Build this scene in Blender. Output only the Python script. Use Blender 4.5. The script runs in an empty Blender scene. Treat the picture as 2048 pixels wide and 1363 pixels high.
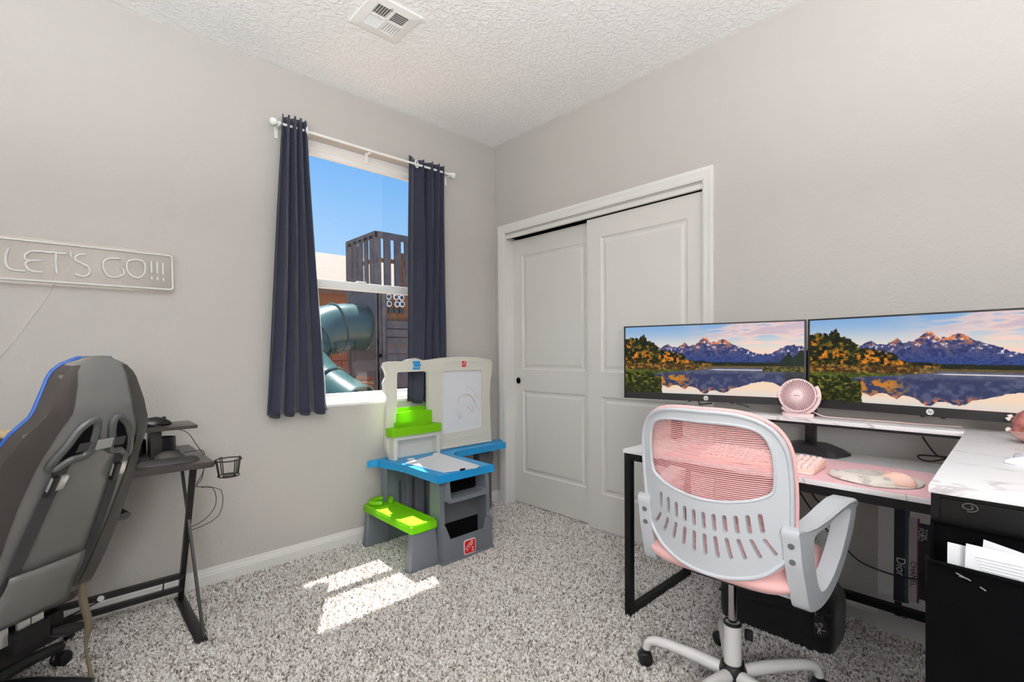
import bpy, bmesh, math, random
import numpy as np
from mathutils import Vector, Matrix
from mathutils.geometry import delaunay_2d_cdt

random.seed(7)
rng = np.random.default_rng(7)
sc = bpy.context.scene
COL = sc.collection

# ------------------------------------------------------------------ camera
F_PX, CX, CY = 966.36, 1024.0, 681.5 + 43.11
YAW, PIT, ROL = (math.radians(a) for a in (46.629, -1.2975, -0.5243))
CAM = Vector((0, 0, 1.166))
FW = Vector((math.cos(PIT) * math.cos(YAW), math.cos(PIT) * math.sin(YAW), math.sin(PIT)))
_rt = Vector((math.sin(YAW), -math.cos(YAW), 0))
_up = _rt.cross(FW)
RT = math.cos(ROL) * _rt + math.sin(ROL) * _up
UP = -math.sin(ROL) * _rt + math.cos(ROL) * _up
cd = bpy.data.cameras.new('camera')
cd.sensor_fit = 'HORIZONTAL'; cd.sensor_width = 36; cd.lens = F_PX / 2048 * 36
cd.shift_y = 43.11 / 2048; cd.clip_start = 0.02; cd.clip_end = 200
co = bpy.data.objects.new('camera', cd); COL.objects.link(co)
M = Matrix((RT, UP, -FW)).transposed().to_4x4(); M.translation = CAM
co.matrix_world = M
sc.camera = co

def hit(px, py, ax, val):
    d = (px - CX) / F_PX * RT - (py - CY) / F_PX * UP + FW
    return CAM + d * ((val - CAM[ax]) / d[ax])
def atX(px, py, v): return hit(px, py, 0, v)
def atY(px, py, v): return hit(px, py, 1, v)
def atZ(px, py, v=0): return hit(px, py, 2, v)

# ------------------------------------------------------------------ light
sc.view_settings.view_transform = 'Standard'
sc.view_settings.look = 'None'
sc.view_settings.exposure = 0.14
sc.view_settings.gamma = 1.0
sc.view_settings.use_curve_mapping = False
sc.cycles.use_denoising = True
sc.cycles.use_adaptive_sampling = True
sc.cycles.adaptive_threshold = .03
sc.cycles.max_bounces = 8
sc.cycles.diffuse_bounces = 5
sc.cycles.transparent_max_bounces = 24
sc.cycles.caustics_reflective = False
sc.cycles.sample_clamp_indirect = 6

def lin(c):
    if isinstance(c, str):
        c = [int(c[i:i + 2], 16) for i in (0, 2, 4)]
    return tuple(((v / 255) / 12.92 if v <= 10.3 else (((v / 255) + .055) / 1.055) ** 2.4) for v in c)

w = bpy.data.worlds.new('sky'); sc.world = w; w.use_nodes = True
nt = w.node_tree; nt.nodes.clear()
o_ = nt.nodes.new('ShaderNodeOutputWorld'); bg = nt.nodes.new('ShaderNodeBackground')
tc = nt.nodes.new('ShaderNodeTexCoord'); sx = nt.nodes.new('ShaderNodeSeparateXYZ')
rp = nt.nodes.new('ShaderNodeValToRGB')
nt.links.new(tc.outputs['Generated'], sx.inputs[0]); nt.links.new(sx.outputs['Z'], rp.inputs[0])
nt.links.new(rp.outputs[0], bg.inputs[0]); nt.links.new(bg.outputs[0], o_.inputs[0])
els = rp.color_ramp.elements
els[0].position = 0.0; els[0].color = (*lin((196, 220, 240)), 1)
els[1].position = 0.17; els[1].color = (*lin((165, 208, 248)), 1)
for p_, c_ in ((0.36, (112, 178, 242)), (0.7, (72, 140, 224)), (1.0, (52, 116, 206))):
    e = els.new(p_); e.color = (*lin(c_), 1)
bg.inputs[1].default_value = 1.0

sd = bpy.data.lights.new('sun', 'SUN'); sd.energy = 20.0; sd.angle = math.radians(0.6); sd.color = (1, .96, .9)
so = bpy.data.objects.new('sun', sd); COL.objects.link(so)
SUN_DIR = Vector((-0.41, -1.0, -2.45)).normalized()
so.rotation_euler = SUN_DIR.to_track_quat('-Z', 'Y').to_euler()
so.location = (3, 8, 12)
FILL_GLOBE_STRENGTH = 6.0     # added fill light: unseen globe under the ceiling (built below)
FILL_LANTERN_STRENGTH = 34.0    # added fill light: unseen lantern behind the viewer, for floor and low walls
FILL_UPLIGHT_STRENGTH = 285.0   # added fill light: two unseen uplights that brighten the ceiling

# ------------------------------------------------------------------ helpers
def tag(o, label=None, cat=None, group=None, kind=None):
    if label: o['label'] = label
    if cat: o['category'] = cat
    if group: o['group'] = group
    if kind: o['kind'] = kind
    return o

def empty(name, loc=(0, 0, 0), label=None, cat=None, group=None, kind=None, parent=None):
    o = bpy.data.objects.new(name, None); COL.objects.link(o); o.location = loc
    o.empty_display_size = .05
    if parent: attach(o, parent)
    return tag(o, label, cat, group, kind)

def wloc(o):                      # every parent inverse cancels, so a location is always a world location
    return Vector(o.location)

def attach(o, parent):            # parents sit at their own location, unrotated
    o.parent = parent
    o.matrix_parent_inverse = Matrix.Translation(-wloc(parent))

def link(name, me, m, parent=None, smooth=False):
    o = bpy.data.objects.new(name, me); COL.objects.link(o)
    if m is not None:
        me.materials.append(m)
    if smooth:
        me.polygons.foreach_set('use_smooth', [True] * len(me.polygons))
        try:
            me.set_sharp_from_angle(angle=math.radians(42))
        except Exception:
            pass
    if parent is not None:
        attach(o, parent)
    return o

def raw(name, vs, fs, m, parent=None, smooth=False):
    me = bpy.data.meshes.new(name); me.from_pydata([tuple(v) for v in vs], [], [tuple(f) for f in fs])
    bm = bmesh.new(); bm.from_mesh(me)
    bmesh.ops.recalc_face_normals(bm, faces=bm.faces); bm.to_mesh(me); bm.free()
    return link(name, me, m, parent, smooth)

def frombm(name, bm, m, parent=None, smooth=False):
    bmesh.ops.recalc_face_normals(bm, faces=bm.faces)
    me = bpy.data.meshes.new(name); bm.to_mesh(me); bm.free()
    return link(name, me, m, parent, smooth)

def addbox(bm, lo, hi):
    r = bmesh.ops.create_cube(bm, size=1)
    lo, hi = Vector(lo), Vector(hi); c = (lo + hi) / 2; s = hi - lo
    for v in r['verts']:
        v.co = Vector((v.co.x * s.x, v.co.y * s.y, v.co.z * s.z)) + c
    return r['verts']

def box(name, lo, hi, m, parent=None, bev=0.0, seg=2):
    bm = bmesh.new(); addbox(bm, lo, hi)
    if bev:
        bmesh.ops.bevel(bm, geom=bm.edges[:], offset=bev, segments=seg, affect='EDGES', profile=.6)
    return frombm(name, bm, m, parent, smooth=bool(bev))

def obox(name, c, ux, uy, uz, sx_, sy_, sz_, m, parent=None, bev=0.0):
    """box with centre c and half sizes along its own axes"""
    bm = bmesh.new(); addbox(bm, (-sx_, -sy_, -sz_), (sx_, sy_, sz_))
    if bev:
        bmesh.ops.bevel(bm, geom=bm.edges[:], offset=bev, segments=2, affect='EDGES', profile=.6)
    c = Vector(c); ux, uy, uz = (Vector(a).normalized() for a in (ux, uy, uz))
    for v in bm.verts:
        v.co = c + ux * v.co.x + uy * v.co.y + uz * v.co.z
    return frombm(name, bm, m, parent, smooth=bool(bev))

def crom(pts, n=6, closed=False):
    pts = [Vector(p) for p in pts]
    if len(pts) < 3: return pts
    out = []; N = len(pts); rngN = N if closed else N - 1
    for i in range(rngN):
        g = (lambda k: pts[k % N]) if closed else (lambda k: pts[max(0, min(N - 1, k))])
        p0, p1, p2, p3 = g(i - 1), g(i), g(i + 1), g(i + 2)
        for k in range(n):
            t = k / n
            out.append(.5 * ((2 * p1) + (p2 - p0) * t + (2 * p0 - 5 * p1 + 4 * p2 - p3) * t * t + (3 * p1 - p0 - 3 * p2 + p3) * t ** 3))
    if not closed: out.append(pts[-1])
    return out

def tubemesh(pts, r, nseg=8, closed=False, flat=1.0, cap=True):
    pts = [Vector(p) for p in pts]; N = len(pts)
    rs = r if isinstance(r, (list, tuple)) else [r] * N
    vs, fs = [], []
    t0 = (pts[1] - pts[0]).normalized()
    ref = Vector((0, 0, 1)) if abs(t0.z) < .9 else Vector((1, 0, 0))
    nrm = (ref - t0 * ref.dot(t0)).normalized()
    for i in range(N):
        if closed: t = (pts[(i + 1) % N] - pts[i - 1])
        else: t = (pts[min(N - 1, i + 1)] - pts[max(0, i - 1)])
        t.normalize()
        nrm = (nrm - t * nrm.dot(t))
        nrm = nrm.normalized() if nrm.length > 1e-6 else t.orthogonal().normalized()
        b = t.cross(nrm)
        for k in range(nseg):
            a = 2 * math.pi * k / nseg
            vs.append(pts[i] + nrm * math.cos(a) * rs[i] * flat + b * math.sin(a) * rs[i])
    M_ = N if closed else N - 1
    for i in range(M_):
        for k in range(nseg):
            a = i * nseg + k; b_ = i * nseg + (k + 1) % nseg
            j = ((i + 1) % N) * nseg
            fs.append((a, b_, j + (k + 1) % nseg, j + k))
    if not closed and cap:
        fs.append(tuple(range(nseg - 1, -1, -1))); fs.append(tuple((N - 1) * nseg + k for k in range(nseg)))
    return vs, fs

def tube(name, pts, r, m, parent=None, nseg=8, closed=False, curve=0, flat=1.0):
    if curve: pts = crom(pts, curve, closed)
    if isinstance(r, (list, tuple)) and len(r) != len(pts):
        xs = np.linspace(0, 1, len(r)); r = list(np.interp(np.linspace(0, 1, len(pts)), xs, r))
    vs, fs = tubemesh(pts, r, nseg, closed, flat)
    return raw(name, vs, fs, m, parent, smooth=nseg > 4)

def tubes(name, lists, r, m, parent=None, nseg=6, curve=0):
    V, F = [], []
    for pts in lists:
        if curve and len(pts) > 2: pts = crom(pts, curve)
        vs, fs = tubemesh(pts, r, nseg); n = len(V)
        V += vs; F += [tuple(i + n for i in f) for f in fs]
    return raw(name, V, F, m, parent, smooth=True)

def bar(name, a, b, wd, m, parent=None, up=(0, 0, 1), ht=None):
    """square bar from a to b"""
    a, b = Vector(a), Vector(b); t = (b - a); L = t.length; t.normalize()
    u = Vector(up); u = u - t * u.dot(t)
    if u.length < 1e-4: u = t.orthogonal()
    u.normalize(); s = t.cross(u)
    return obox(name, (a + b) / 2, t, s, u, L / 2, wd / 2, (ht or wd) / 2, m, parent)

def lathe(name, prof, c, m, parent=None, axis=(0, 0, 1), n=24, smooth=True):
    """prof: list of (radius, height along axis)"""
    ax = Vector(axis).normalized(); u = ax.orthogonal().normalized(); v = ax.cross(u); c = Vector(c)
    vs, fs = [], []
    for r_, h in prof:
        for k in range(n):
            a = 2 * math.pi * k / n
            vs.append(c + ax * h + (u * math.cos(a) + v * math.sin(a)) * r_)
    for i in range(len(prof) - 1):
        for k in range(n):
            fs.append((i * n + k, i * n + (k + 1) % n, (i + 1) * n + (k + 1) % n, (i + 1) * n + k))
    fs.append(tuple(range(n - 1, -1, -1))); fs.append(tuple((len(prof) - 1) * n + k for k in range(n)))
    return raw(name, vs, fs, m, parent, smooth)

def inpoly(x, y, P):
    c = False; n = len(P); j = n - 1
    for i in range(n):
        xi, yi = P[i][0], P[i][1]; xj, yj = P[j][0], P[j][1]
        if (yi > y) != (yj > y) and x < (xj - xi) * (y - yi) / (yj - yi) + xi: c = not c
        j = i
    return c

def sheet(name, outer, holes, fmap, m, parent=None, step=None, smooth=True):
    """flat outline with holes, given thickness: fmap(a, b, side) -> point, side 0 front, 1 back"""
    loops = [outer] + list(holes); P = []; E_ = []
    for lp in loops:
        n0 = len(P); P += [Vector((p[0], p[1])) for p in lp]
        E_ += [(n0 + i, n0 + (i + 1) % len(lp)) for i in range(len(lp))]
    nb = len(P)
    if step:
        xs = [p[0] for p in outer]; ys = [p[1] for p in outer]
        x = min(xs) + step
        while x < max(xs):
            y = min(ys) + step
            while y < max(ys):
                if inpoly(x, y, outer) and not any(inpoly(x, y, h) for h in holes): P.append(Vector((x, y)))
                y += step
            x += step
    v2, e2, f2, ov, oe, of = delaunay_2d_cdt(P, E_, [], 0, 1e-6)
    tri = []
    for f in f2:
        c = sum((v2[i] for i in f), Vector((0, 0))) / len(f)
        if inpoly(c.x, c.y, outer) and not any(inpoly(c.x, c.y, h) for h in holes): tri.append(f)
    n = len(v2)
    vs = [Vector(fmap(v.x, v.y, 0)) for v in v2] + [Vector(fmap(v.x, v.y, 1)) for v in v2]
    fs = [tuple(f) for f in tri] + [tuple(i + n for i in reversed(f)) for f in tri]
    cnt = {}
    for f in tri:
        for i in range(len(f)):
            k = (f[i], f[(i + 1) % len(f)]); cnt[k] = 1
    for (a, b) in list(cnt):
        if (b, a) not in cnt: fs.append((b, a, a + n, b + n))
    return raw(name, vs, fs, m, parent, smooth)

def rrect(x0, y0, x1, y1, r, n=5):
    out = []
    for cx, cy, a0 in ((x1 - r, y1 - r, 0), (x0 + r, y1 - r, 90), (x0 + r, y0 + r, 180), (x1 - r, y0 + r, 270)):
        for k in range(n + 1):
            a = math.radians(a0 + 90 * k / n); out.append((cx + r * math.cos(a), cy + r * math.sin(a)))
    return out

def text(name, s, c, ux, uy, size, m, parent=None, ext=.0006, shear=0.0, sx_=1.0):
    cu = bpy.data.curves.new(name, 'FONT'); cu.body = s; cu.size = size; cu.extrude = ext; cu.shear = shear
    cu.align_x = 'CENTER'; cu.align_y = 'CENTER'; cu.resolution_u = 3
    t = bpy.data.objects.new(name + '_tmp', cu); COL.objects.link(t)
    dg = bpy.context.evaluated_depsgraph_get()
    me = bpy.data.meshes.new_from_object(t.evaluated_get(dg))
    bpy.data.objects.remove(t); bpy.data.curves.remove(cu)
    ux = Vector(ux).normalized(); uy = Vector(uy).normalized(); uz = ux.cross(uy); c = Vector(c)
    for v in me.vertices:
        v.co = c + ux * v.co.x * sx_ + uy * v.co.y + uz * v.co.z
    me.name = name
    return link(name, me, m, parent)

# ------------------------------------------------------------------ materials
MATS = {}
def mat(name, col, rough=.5, metal=0.0, bump=None, var=None, spec=.5, trans=0.0, emit=None, coat=0.0, sheen=0.0, alpha=None):
    """bump=(scale, strength, distance); var=(scale, colour2, lo, hi) second colour by noise"""
    if name in MATS: return MATS[name]
    m = bpy.data.materials.new(name); m.use_nodes = True; MATS[name] = m
    nt = m.node_tree; b = nt.nodes['Principled BSDF']
    b.inputs['Base Color'].default_value = (*lin(col), 1)
    b.inputs['Roughness'].default_value = rough; b.inputs['Metallic'].default_value = metal
    b.inputs['Specular IOR Level'].default_value = spec
    b.inputs['Coat Weight'].default_value = coat
    b.inputs['Sheen Weight'].default_value = sheen
    if emit: b.inputs['Emission Color'].default_value = (*lin(emit[0]), 1); b.inputs['Emission Strength'].default_value = emit[1]
    if alpha is not None: b.inputs['Alpha'].default_value = alpha
    tcn = nt.nodes.new('ShaderNodeTexCoord')
    if bump:
        n = nt.nodes.new('ShaderNodeTexNoise'); n.inputs['Scale'].default_value = bump[0]; n.inputs['Detail'].default_value = 3
        bp = nt.nodes.new('ShaderNodeBump'); bp.inputs['Strength'].default_value = bump[1]; bp.inputs['Distance'].default_value = bump[2]
        nt.links.new(tcn.outputs['Object'], n.inputs['Vector']); nt.links.new(n.outputs['Fac'], bp.inputs['Height'])
        nt.links.new(bp.outputs[0], b.inputs['Normal'])
    if var:
        n = nt.nodes.new('ShaderNodeTexNoise'); n.inputs['Scale'].default_value = var[0]; n.inputs['Detail'].default_value = 4
        r = nt.nodes.new('ShaderNodeValToRGB')
        r.color_ramp.elements[0].position = var[2]; r.color_ramp.elements[0].color = (*lin(col), 1)
        r.color_ramp.elements[1].position = var[3]; r.color_ramp.elements[1].color = (*lin(var[1]), 1)
        nt.links.new(tcn.outputs['Object'], n.inputs['Vector']); nt.links.new(n.outputs['Fac'], r.inputs[0])
        nt.links.new(r.outputs[0], b.inputs['Base Color'])
    if trans:
        tr = nt.nodes.new('ShaderNodeBsdfTranslucent'); tr.inputs[0].default_value = (*lin(col), 1)
        mx = nt.nodes.new('ShaderNodeMixShader'); mx.inputs[0].default_value = trans
        out = nt.nodes['Material Output']
        nt.links.new(b.outputs[0], mx.inputs[1]); nt.links.new(tr.outputs[0], mx.inputs[2]); nt.links.new(mx.outputs[0], out.inputs[0])
    return m

def clearmat(name, fac, col=(255, 255, 255), rough=.02):
    """thin clear pane: mostly see-through with a faint gloss"""
    if name in MATS: return MATS[name]
    m = bpy.data.materials.new(name); m.use_nodes = True; MATS[name] = m
    nt = m.node_tree; nt.nodes.remove(nt.nodes['Principled BSDF']); out = nt.nodes['Material Output']
    t = nt.nodes.new('ShaderNodeBsdfTransparent'); t.inputs[0].default_value = (*lin(col), 1)
    g = nt.nodes.new('ShaderNodeBsdfGlossy'); g.inputs['Roughness'].default_value = rough
    mx = nt.nodes.new('ShaderNodeMixShader'); mx.inputs[0].default_value = fac
    nt.links.new(t.outputs[0], mx.inputs[1]); nt.links.new(g.outputs[0], mx.inputs[2]); nt.links.new(mx.outputs[0], out.inputs[0])
    return m

def knockdown(name, col, scale, lo, hi, strength, dist):
    m = mat(name, col, .85, spec=.2); nt = m.node_tree; b = nt.nodes['Principled BSDF']
    tcn = nt.nodes.new('ShaderNodeTexCoord')
    n = nt.nodes.new('ShaderNodeTexNoise'); n.inputs['Scale'].default_value = scale; n.inputs['Detail'].default_value = 2.5
    n.inputs['Distortion'].default_value = .6
    r = nt.nodes.new('ShaderNodeValToRGB'); r.color_ramp.elements[0].position = lo; r.color_ramp.elements[1].position = hi
    bp = nt.nodes.new('ShaderNodeBump'); bp.inputs['Strength'].default_value = strength; bp.inputs['Distance'].default_value = dist
    nt.links.new(tcn.outputs['Object'], n.inputs['Vector']); nt.links.new(n.outputs['Fac'], r.inputs[0])
    nt.links.new(r.outputs[0], bp.inputs['Height']); nt.links.new(bp.outputs[0], b.inputs['Normal'])
    return m

def marble(name):
    if name in MATS: return MATS[name]
    m = mat(name, (236, 235, 236), .32); nt = m.node_tree; b = nt.nodes['Principled BSDF']
    tcn = nt.nodes.new('ShaderNodeTexCoord'); mp = nt.nodes.new('ShaderNodeMapping')
    mp.inputs['Rotation'].default_value = (0, 0, .35); mp.inputs['Scale'].default_value = (3.2, 1.1, 2.0)
    wv = nt.nodes.new('ShaderNodeTexNoise'); wv.inputs['Scale'].default_value = 1.6; wv.inputs['Detail'].default_value = 7
    wv.inputs['Distortion'].default_value = .9
    sub = nt.nodes.new('ShaderNodeMath'); sub.operation = 'SUBTRACT'; sub.inputs[1].default_value = .5
    ab = nt.nodes.new('ShaderNodeMath'); ab.operation = 'ABSOLUTE'
    r = nt.nodes.new('ShaderNodeValToRGB')
    r.color_ramp.elements[0].position = 0.0; r.color_ramp.elements[0].color = (*lin((186, 180, 182)), 1)
    r.color_ramp.elements[1].position = .011; r.color_ramp.elements[1].color = (*lin((234, 232, 234)), 1)
    nt.links.new(tcn.outputs['Object'], mp.inputs[0]); nt.links.new(mp.outputs[0], wv.inputs['Vector'])
    nt.links.new(wv.outputs['Fac'], sub.inputs[0]); nt.links.new(sub.outputs[0], ab.inputs[0]); nt.links.new(ab.outputs[0], r.inputs[0])
    nt.links.new(r.outputs[0], b.inputs['Base Color'])
    return m

WALL = mat('wall_paint', (187, 183, 179), .85, bump=(75, .35, .004), spec=.2)
CEIL = knockdown('ceiling_texture', (248, 247, 246), 42, .47, .58, .55, .004)
TRIM = mat('trim_white', (224, 222, 219), .45, spec=.4)
DOORM = mat('door_white', (218, 215, 211), .45, spec=.4)
WHITE = mat('white_plastic', (238, 238, 236), .4)
VINYL = mat('vinyl_white', (240, 240, 238), .4)
BLACKM = mat('black_metal', (15, 15, 16), .5, spec=.25)
BLACKP = mat('black_plastic', (20, 20, 22), .35)
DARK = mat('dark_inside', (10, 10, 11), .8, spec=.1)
CHROME = mat('chrome', (215, 215, 220), .12, 1.0)
CABLE = mat('black_cable', (16, 16, 17), .5)
CURT = mat('navy_curtain', (34, 38, 60), .75, sheen=.25, bump=(400, .15, .001), trans=.05)
MARBLE = marble('marble_laminate')

# ------------------------------------------------------------------ the room
YL, XR, H = 2.825, 2.495, 2.74
X0, Y0 = -1.15, -1.05
WX0, WX1, WZ0, WZ1 = 0.985, 1.90, .845, 2.425      # window opening
DY0, DY1, DZ = 1.165, 2.705, 2.045                 # closet opening

fl = box('floor', (X0, Y0, -.06), (XR + .75, YL, -.004), mat('carpet_backing', (160, 152, 146), .95, var=(260, (118, 110, 104), .4, .6)))
tag(fl, 'beige and brown flecked carpet floor', 'floor', kind='structure')

ce = box('ceiling', (X0 - .1, Y0 - .1, H), (XR + .1, YL + .15, H + .1), CEIL)
tag(ce, 'white knockdown textured ceiling', 'ceiling', kind='structure')

def wall_with_hole(name, axis, v0, v1, a0, a1, ha0, ha1, hz0, hz1):
    bm = bmesh.new()
    parts = [(a0, ha0, 0, H), (ha1, a1, 0, H), (ha0, ha1, hz1, H)]
    if hz0 > 0: parts.append((ha0, ha1, 0, hz0))
    for (p, q, z0, z1) in parts:
        if axis == 'y': addbox(bm, (p, v0, z0), (q, v1, z1))
        else: addbox(bm, (v0, p, z0), (v1, q, z1))
    return frombm(name, bm, WALL)

tag(wall_with_hole('wall_left', 'y', YL, YL + .15, X0 - .1, XR + .12, WX0, WX1, WZ0, WZ1), 'greige textured wall with the window', 'wall', kind='structure')
tag(wall_with_hole('wall_right', 'x', XR, XR + .12, Y0 - .1, YL, DY0, DY1, 0, DZ), 'greige textured wall with the sliding closet', 'wall', kind='structure')
tag(box('wall_back', (X0 - .1, Y0 - .1, 0), (X0, YL, H), WALL), 'greige side wall behind the gaming desk', 'wall', kind='structure')
tag(box('wall_near', (X0, Y0 - .1, 0), (XR, Y0, H), WALL), 'greige wall behind the viewer', 'wall', kind='structure')
bm = bmesh.new()
addbox(bm, (XR + .70, DY0 - .2, 0), (XR + .75, YL, H)); addbox(bm, (XR + .12, DY0 - .25, 0), (XR + .75, DY0 - .2, H)); addbox(bm, (XR + .12, YL, 0), (XR + .75, YL + .05, H)); addbox(bm, (XR + .12, DY0 - .25, H), (XR + .75, YL, H + .05))
tag(frombm('wall_closet', bm, WALL), 'inner walls of the closet', 'wall', kind='structure')

def baseboard(name, a, b, nrm, label):
    """profiled baseboard from a to b, standing proud along nrm"""
    prof = [(0, 0), (.015, 0), (.015, .052), (.012, .056), (.012, .062), (.008, .070), (.006, .082), (0, .085)]
    a, b, nrm = Vector(a), Vector(b), Vector(nrm); vs = []; n = len(prof)
    for p in (a, b):
        for d, z in prof: vs.append(p + nrm * d + Vector((0, 0, z)))
    fs = [(i, (i + 1) % n, n + (i + 1) % n, n + i) for i in range(n)] + [tuple(range(n)), tuple(range(2 * n - 1, n - 1, -1))]
    return tag(raw(name, vs, fs, TRIM), label, 'baseboard', kind='structure')
baseboard('baseboard_left', (X0, YL, 0), (XR, YL, 0), (0, -1, 0), 'white baseboard under the window wall')
baseboard('baseboard_right', (XR, Y0, 0), (XR, DY0 - .06, 0), (-1, 0, 0), 'white baseboard below the monitor desk')
baseboard('baseboard_corner', (XR, DY1 + .06, 0), (XR, YL - .015, 0), (-1, 0, 0), 'short white baseboard between corner and closet')

# carpet pile: real tufts, one object
def carpet():
    tm = bpy.data.materials.new('carpet_yarn'); tm.use_nodes = True; nt = tm.node_tree; b = nt.nodes['Principled BSDF']
    b.inputs['Roughness'].default_value = .95; b.inputs['Specular IOR Level'].default_value = .1
    oi = nt.nodes.new('ShaderNodeObjectInfo'); r = nt.nodes.new('ShaderNodeValToRGB')
    r.color_ramp.interpolation = 'CONSTANT'
    cols = [(0, (122, 113, 106)), (.10, (172, 164, 157)), (.28, (208, 202, 197)), (.55, (226, 222, 218)), (.82, (240, 237, 234))]
    for i, (p, c) in enumerate(cols):
        e = r.color_ramp.elements[i] if i < 2 else r.color_ramp.elements.new(p)
        e.position = p; e.color = (*lin(c), 1)
    nt.links.new(oi.outputs['Random'], r.inputs[0]); nt.links.new(r.outputs[0], b.inputs['Base Color'])
    # tuft mesh, kept only as data of a hidden source object
    vs = [(-.0035, -.0025, 0), (.0035, -.0025, 0), (0, .0035, 0), (-.0024, -.001, .008), (.0032, -.001, .007), (.001, .0032, .0085), (.003, .001, .0115)]
    fs = [(0, 1, 4, 3), (1, 2, 5, 4), (2, 0, 3, 5), (3, 4, 6), (4, 5, 6), (5, 3, 6)]
    me = bpy.data.meshes.new('tuft'); me.from_pydata(vs, [], fs); me.materials.append(tm)
    src = bpy.data.objects.new('tuft_source', me)      # never linked to the scene
    pv = [(X0, -.55, 0), (XR - .015, -.55, 0), (XR - .015, DY0 - .05, 0), (XR + .13, DY0 - .05, 0), (XR + .13, DY1, 0), (XR - .015, DY1, 0), (XR - .015, YL - .015, 0), (X0, YL - .015, 0)]
    pm_ = bpy.data.meshes.new('carpet_pile'); pm_.from_pydata([(x, y, -.004) for x, y, z in pv], [], [tuple(range(8))])
    o = link('carpet_pile', pm_, tm)
    g = bpy.data.node_groups.new('pile', 'GeometryNodeTree')
    g.interface.new_socket('Geometry', in_out='INPUT', socket_type='NodeSocketGeometry')
    g.interface.new_socket('Geometry', in_out='OUTPUT', socket_type='NodeSocketGeometry')
    N = g.nodes; gi = N.new('NodeGroupInput'); go = N.new('NodeGroupOutput')
    dp = N.new('GeometryNodeDistributePointsOnFaces'); dp.inputs['Density'].default_value = 33000
    oinf = N.new('GeometryNodeObjectInfo'); oinf.inputs['Object'].default_value = src
    ip = N.new('GeometryNodeInstanceOnPoints')
    rr = N.new('FunctionNodeRandomValue'); rr.data_type = 'FLOAT_VECTOR'
    rr.inputs[0].default_value = (-.5, -.5, 0); rr.inputs[1].default_value = (.5, .5, 6.28)
    rs = N.new('FunctionNodeRandomValue'); rs.data_type = 'FLOAT'; rs.inputs[2].default_value = .75; rs.inputs[3].default_value = 1.35
    L = g.links
    L.new(gi.outputs[0], dp.inputs[0]); L.new(dp.outputs['Points'], ip.inputs['Points']); L.new(oinf.outputs['Geometry'], ip.inputs['Instance'])
    L.new(rr.outputs[0], ip.inputs['Rotation']); L.new(rs.outputs[1], ip.inputs['Scale']); L.new(ip.outputs[0], go.inputs[0])
    md = o.modifiers.new('pile', 'NODES'); md.node_group = g
    return tag(o, 'flecked beige carpet pile covering the floor', 'carpet', kind='stuff')
carpet()

# ------------------------------------------------------------------ window
def window():
    w_ = empty('window_1', (1.44, YL + .10, WZ0), 'white vinyl single-hung window between the navy curtains', 'window', kind='structure')
    fy0, fy1 = YL + .075, YL + .145
    z0, z1 = WZ0 + .018, WZ1
    def frame(name, x0, x1, za, zb, t, ya, yb, parent, bt=None):
        bm = bmesh.new()
        addbox(bm, (x0, ya, za), (x0 + t, yb, zb)); addbox(bm, (x1 - t, ya, za), (x1, yb, zb))
        addbox(bm, (x0 + t, ya, zb - t), (x1 - t, yb, zb)); addbox(bm, (x0 + t, ya, za), (x1 - t, yb, za + (bt or t)))
        return frombm(name, bm, VINYL, parent)
    frame('window_frame', WX0, WX1, z0, z1, .04, fy0, fy1, w_)
    mz = 1.585
    up = frame('upper_sash', WX0 + .04, WX1 - .04, mz - .005, z1 - .04, .03, fy0 + .035, fy1 - .012, w_)
    lo_ = frame('lower_sash', WX0 + .04, WX1 - .04, z0 + .02, mz + .012, .034, fy0 + .008, fy0 + .033, w_)
    box('meeting_rail', (WX0 + .04, fy0 + .002, 1.560), (WX1 - .04, fy0 + .034, 1.612), VINYL, w_, bev=.004)
    box('sash_lock', (1.40, fy0 - .004, 1.612), (1.46, fy0 + .03, 1.621), VINYL, w_, bev=.003)
    G = clearmat('window_glass', .04)
    g1 = box('pane', (WX0 + .07, fy0 + .042, mz + .02), (WX1 - .07, fy0 + .045, z1 - .07), G, up)
    g2 = box('pane', (WX0 + .072, fy0 + .018, z0 + .052), (WX1 - .072, fy0 + .021, mz - .02), G, lo_)
    box('window_sill', (WX0, YL - .002, WZ0), (WX1, fy1, WZ0 + .018), VINYL, w_, bev=.004)
window()

# curtains, rod
def curtain(name, label, xt0, xt1, xb0, xb1, zt, zb, n, amp, wide=None, zbw=.005, yc=2.766):
    o = empty(name, ((xt0 + xt1) / 2, 2.755, zb), label, 'curtain', 'navy grommet curtains')
    nu, nv = n * 16 + 1, 40; vs, fs = [], []
    for j in range(nv):
        t = j / (nv - 1)
        for i in range(nu):
            u = i / (nu - 1)
            uu = u
            if wide: uu = u ** wide            # first fold opened wide
            x = (xt0 + (xt1 - xt0) * uu) * (1 - t) + (xb0 + (xb1 - xb0) * uu) * t
            ph = 2 * math.pi * n * u + .5 * math.sin(3 * t + n)
            a = amp * (1 + .25 * math.sin(5.1 * u + 2 * t))
            y = yc + a * math.sin(ph) + .008 * math.sin(7 * u + 5 * t)
            y = min(y, YL - .008)
            z = zt * (1 - t) + zb * t + (zbw * math.sin(ph * 1.0 + 1) * (1 if t < .05 or t > .95 else 0)) + .006 * math.cos(ph) * (t > .97)
            vs.append((x + .006 * math.sin(2 * ph), y, z))
    for j in range(nv - 1):
        for i in range(nu - 1):
            a = j * nu + i; fs.append((a, a + 1, a + nu + 1, a + nu))
    c = raw('panel', vs, fs, CURT, o, smooth=True)
    md = c.modifiers.new('thick', 'SOLIDIFY'); md.thickness = .0025
    # stitched header seam below the grommets
    seam = [Vector(vs[3 * nu + i]) + Vector((0, -.003, 0)) for i in range(0, nu, 2)]
    tube('header_seam', seam, .0016, CURT, o, 5)
    return o, vs, nu
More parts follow.
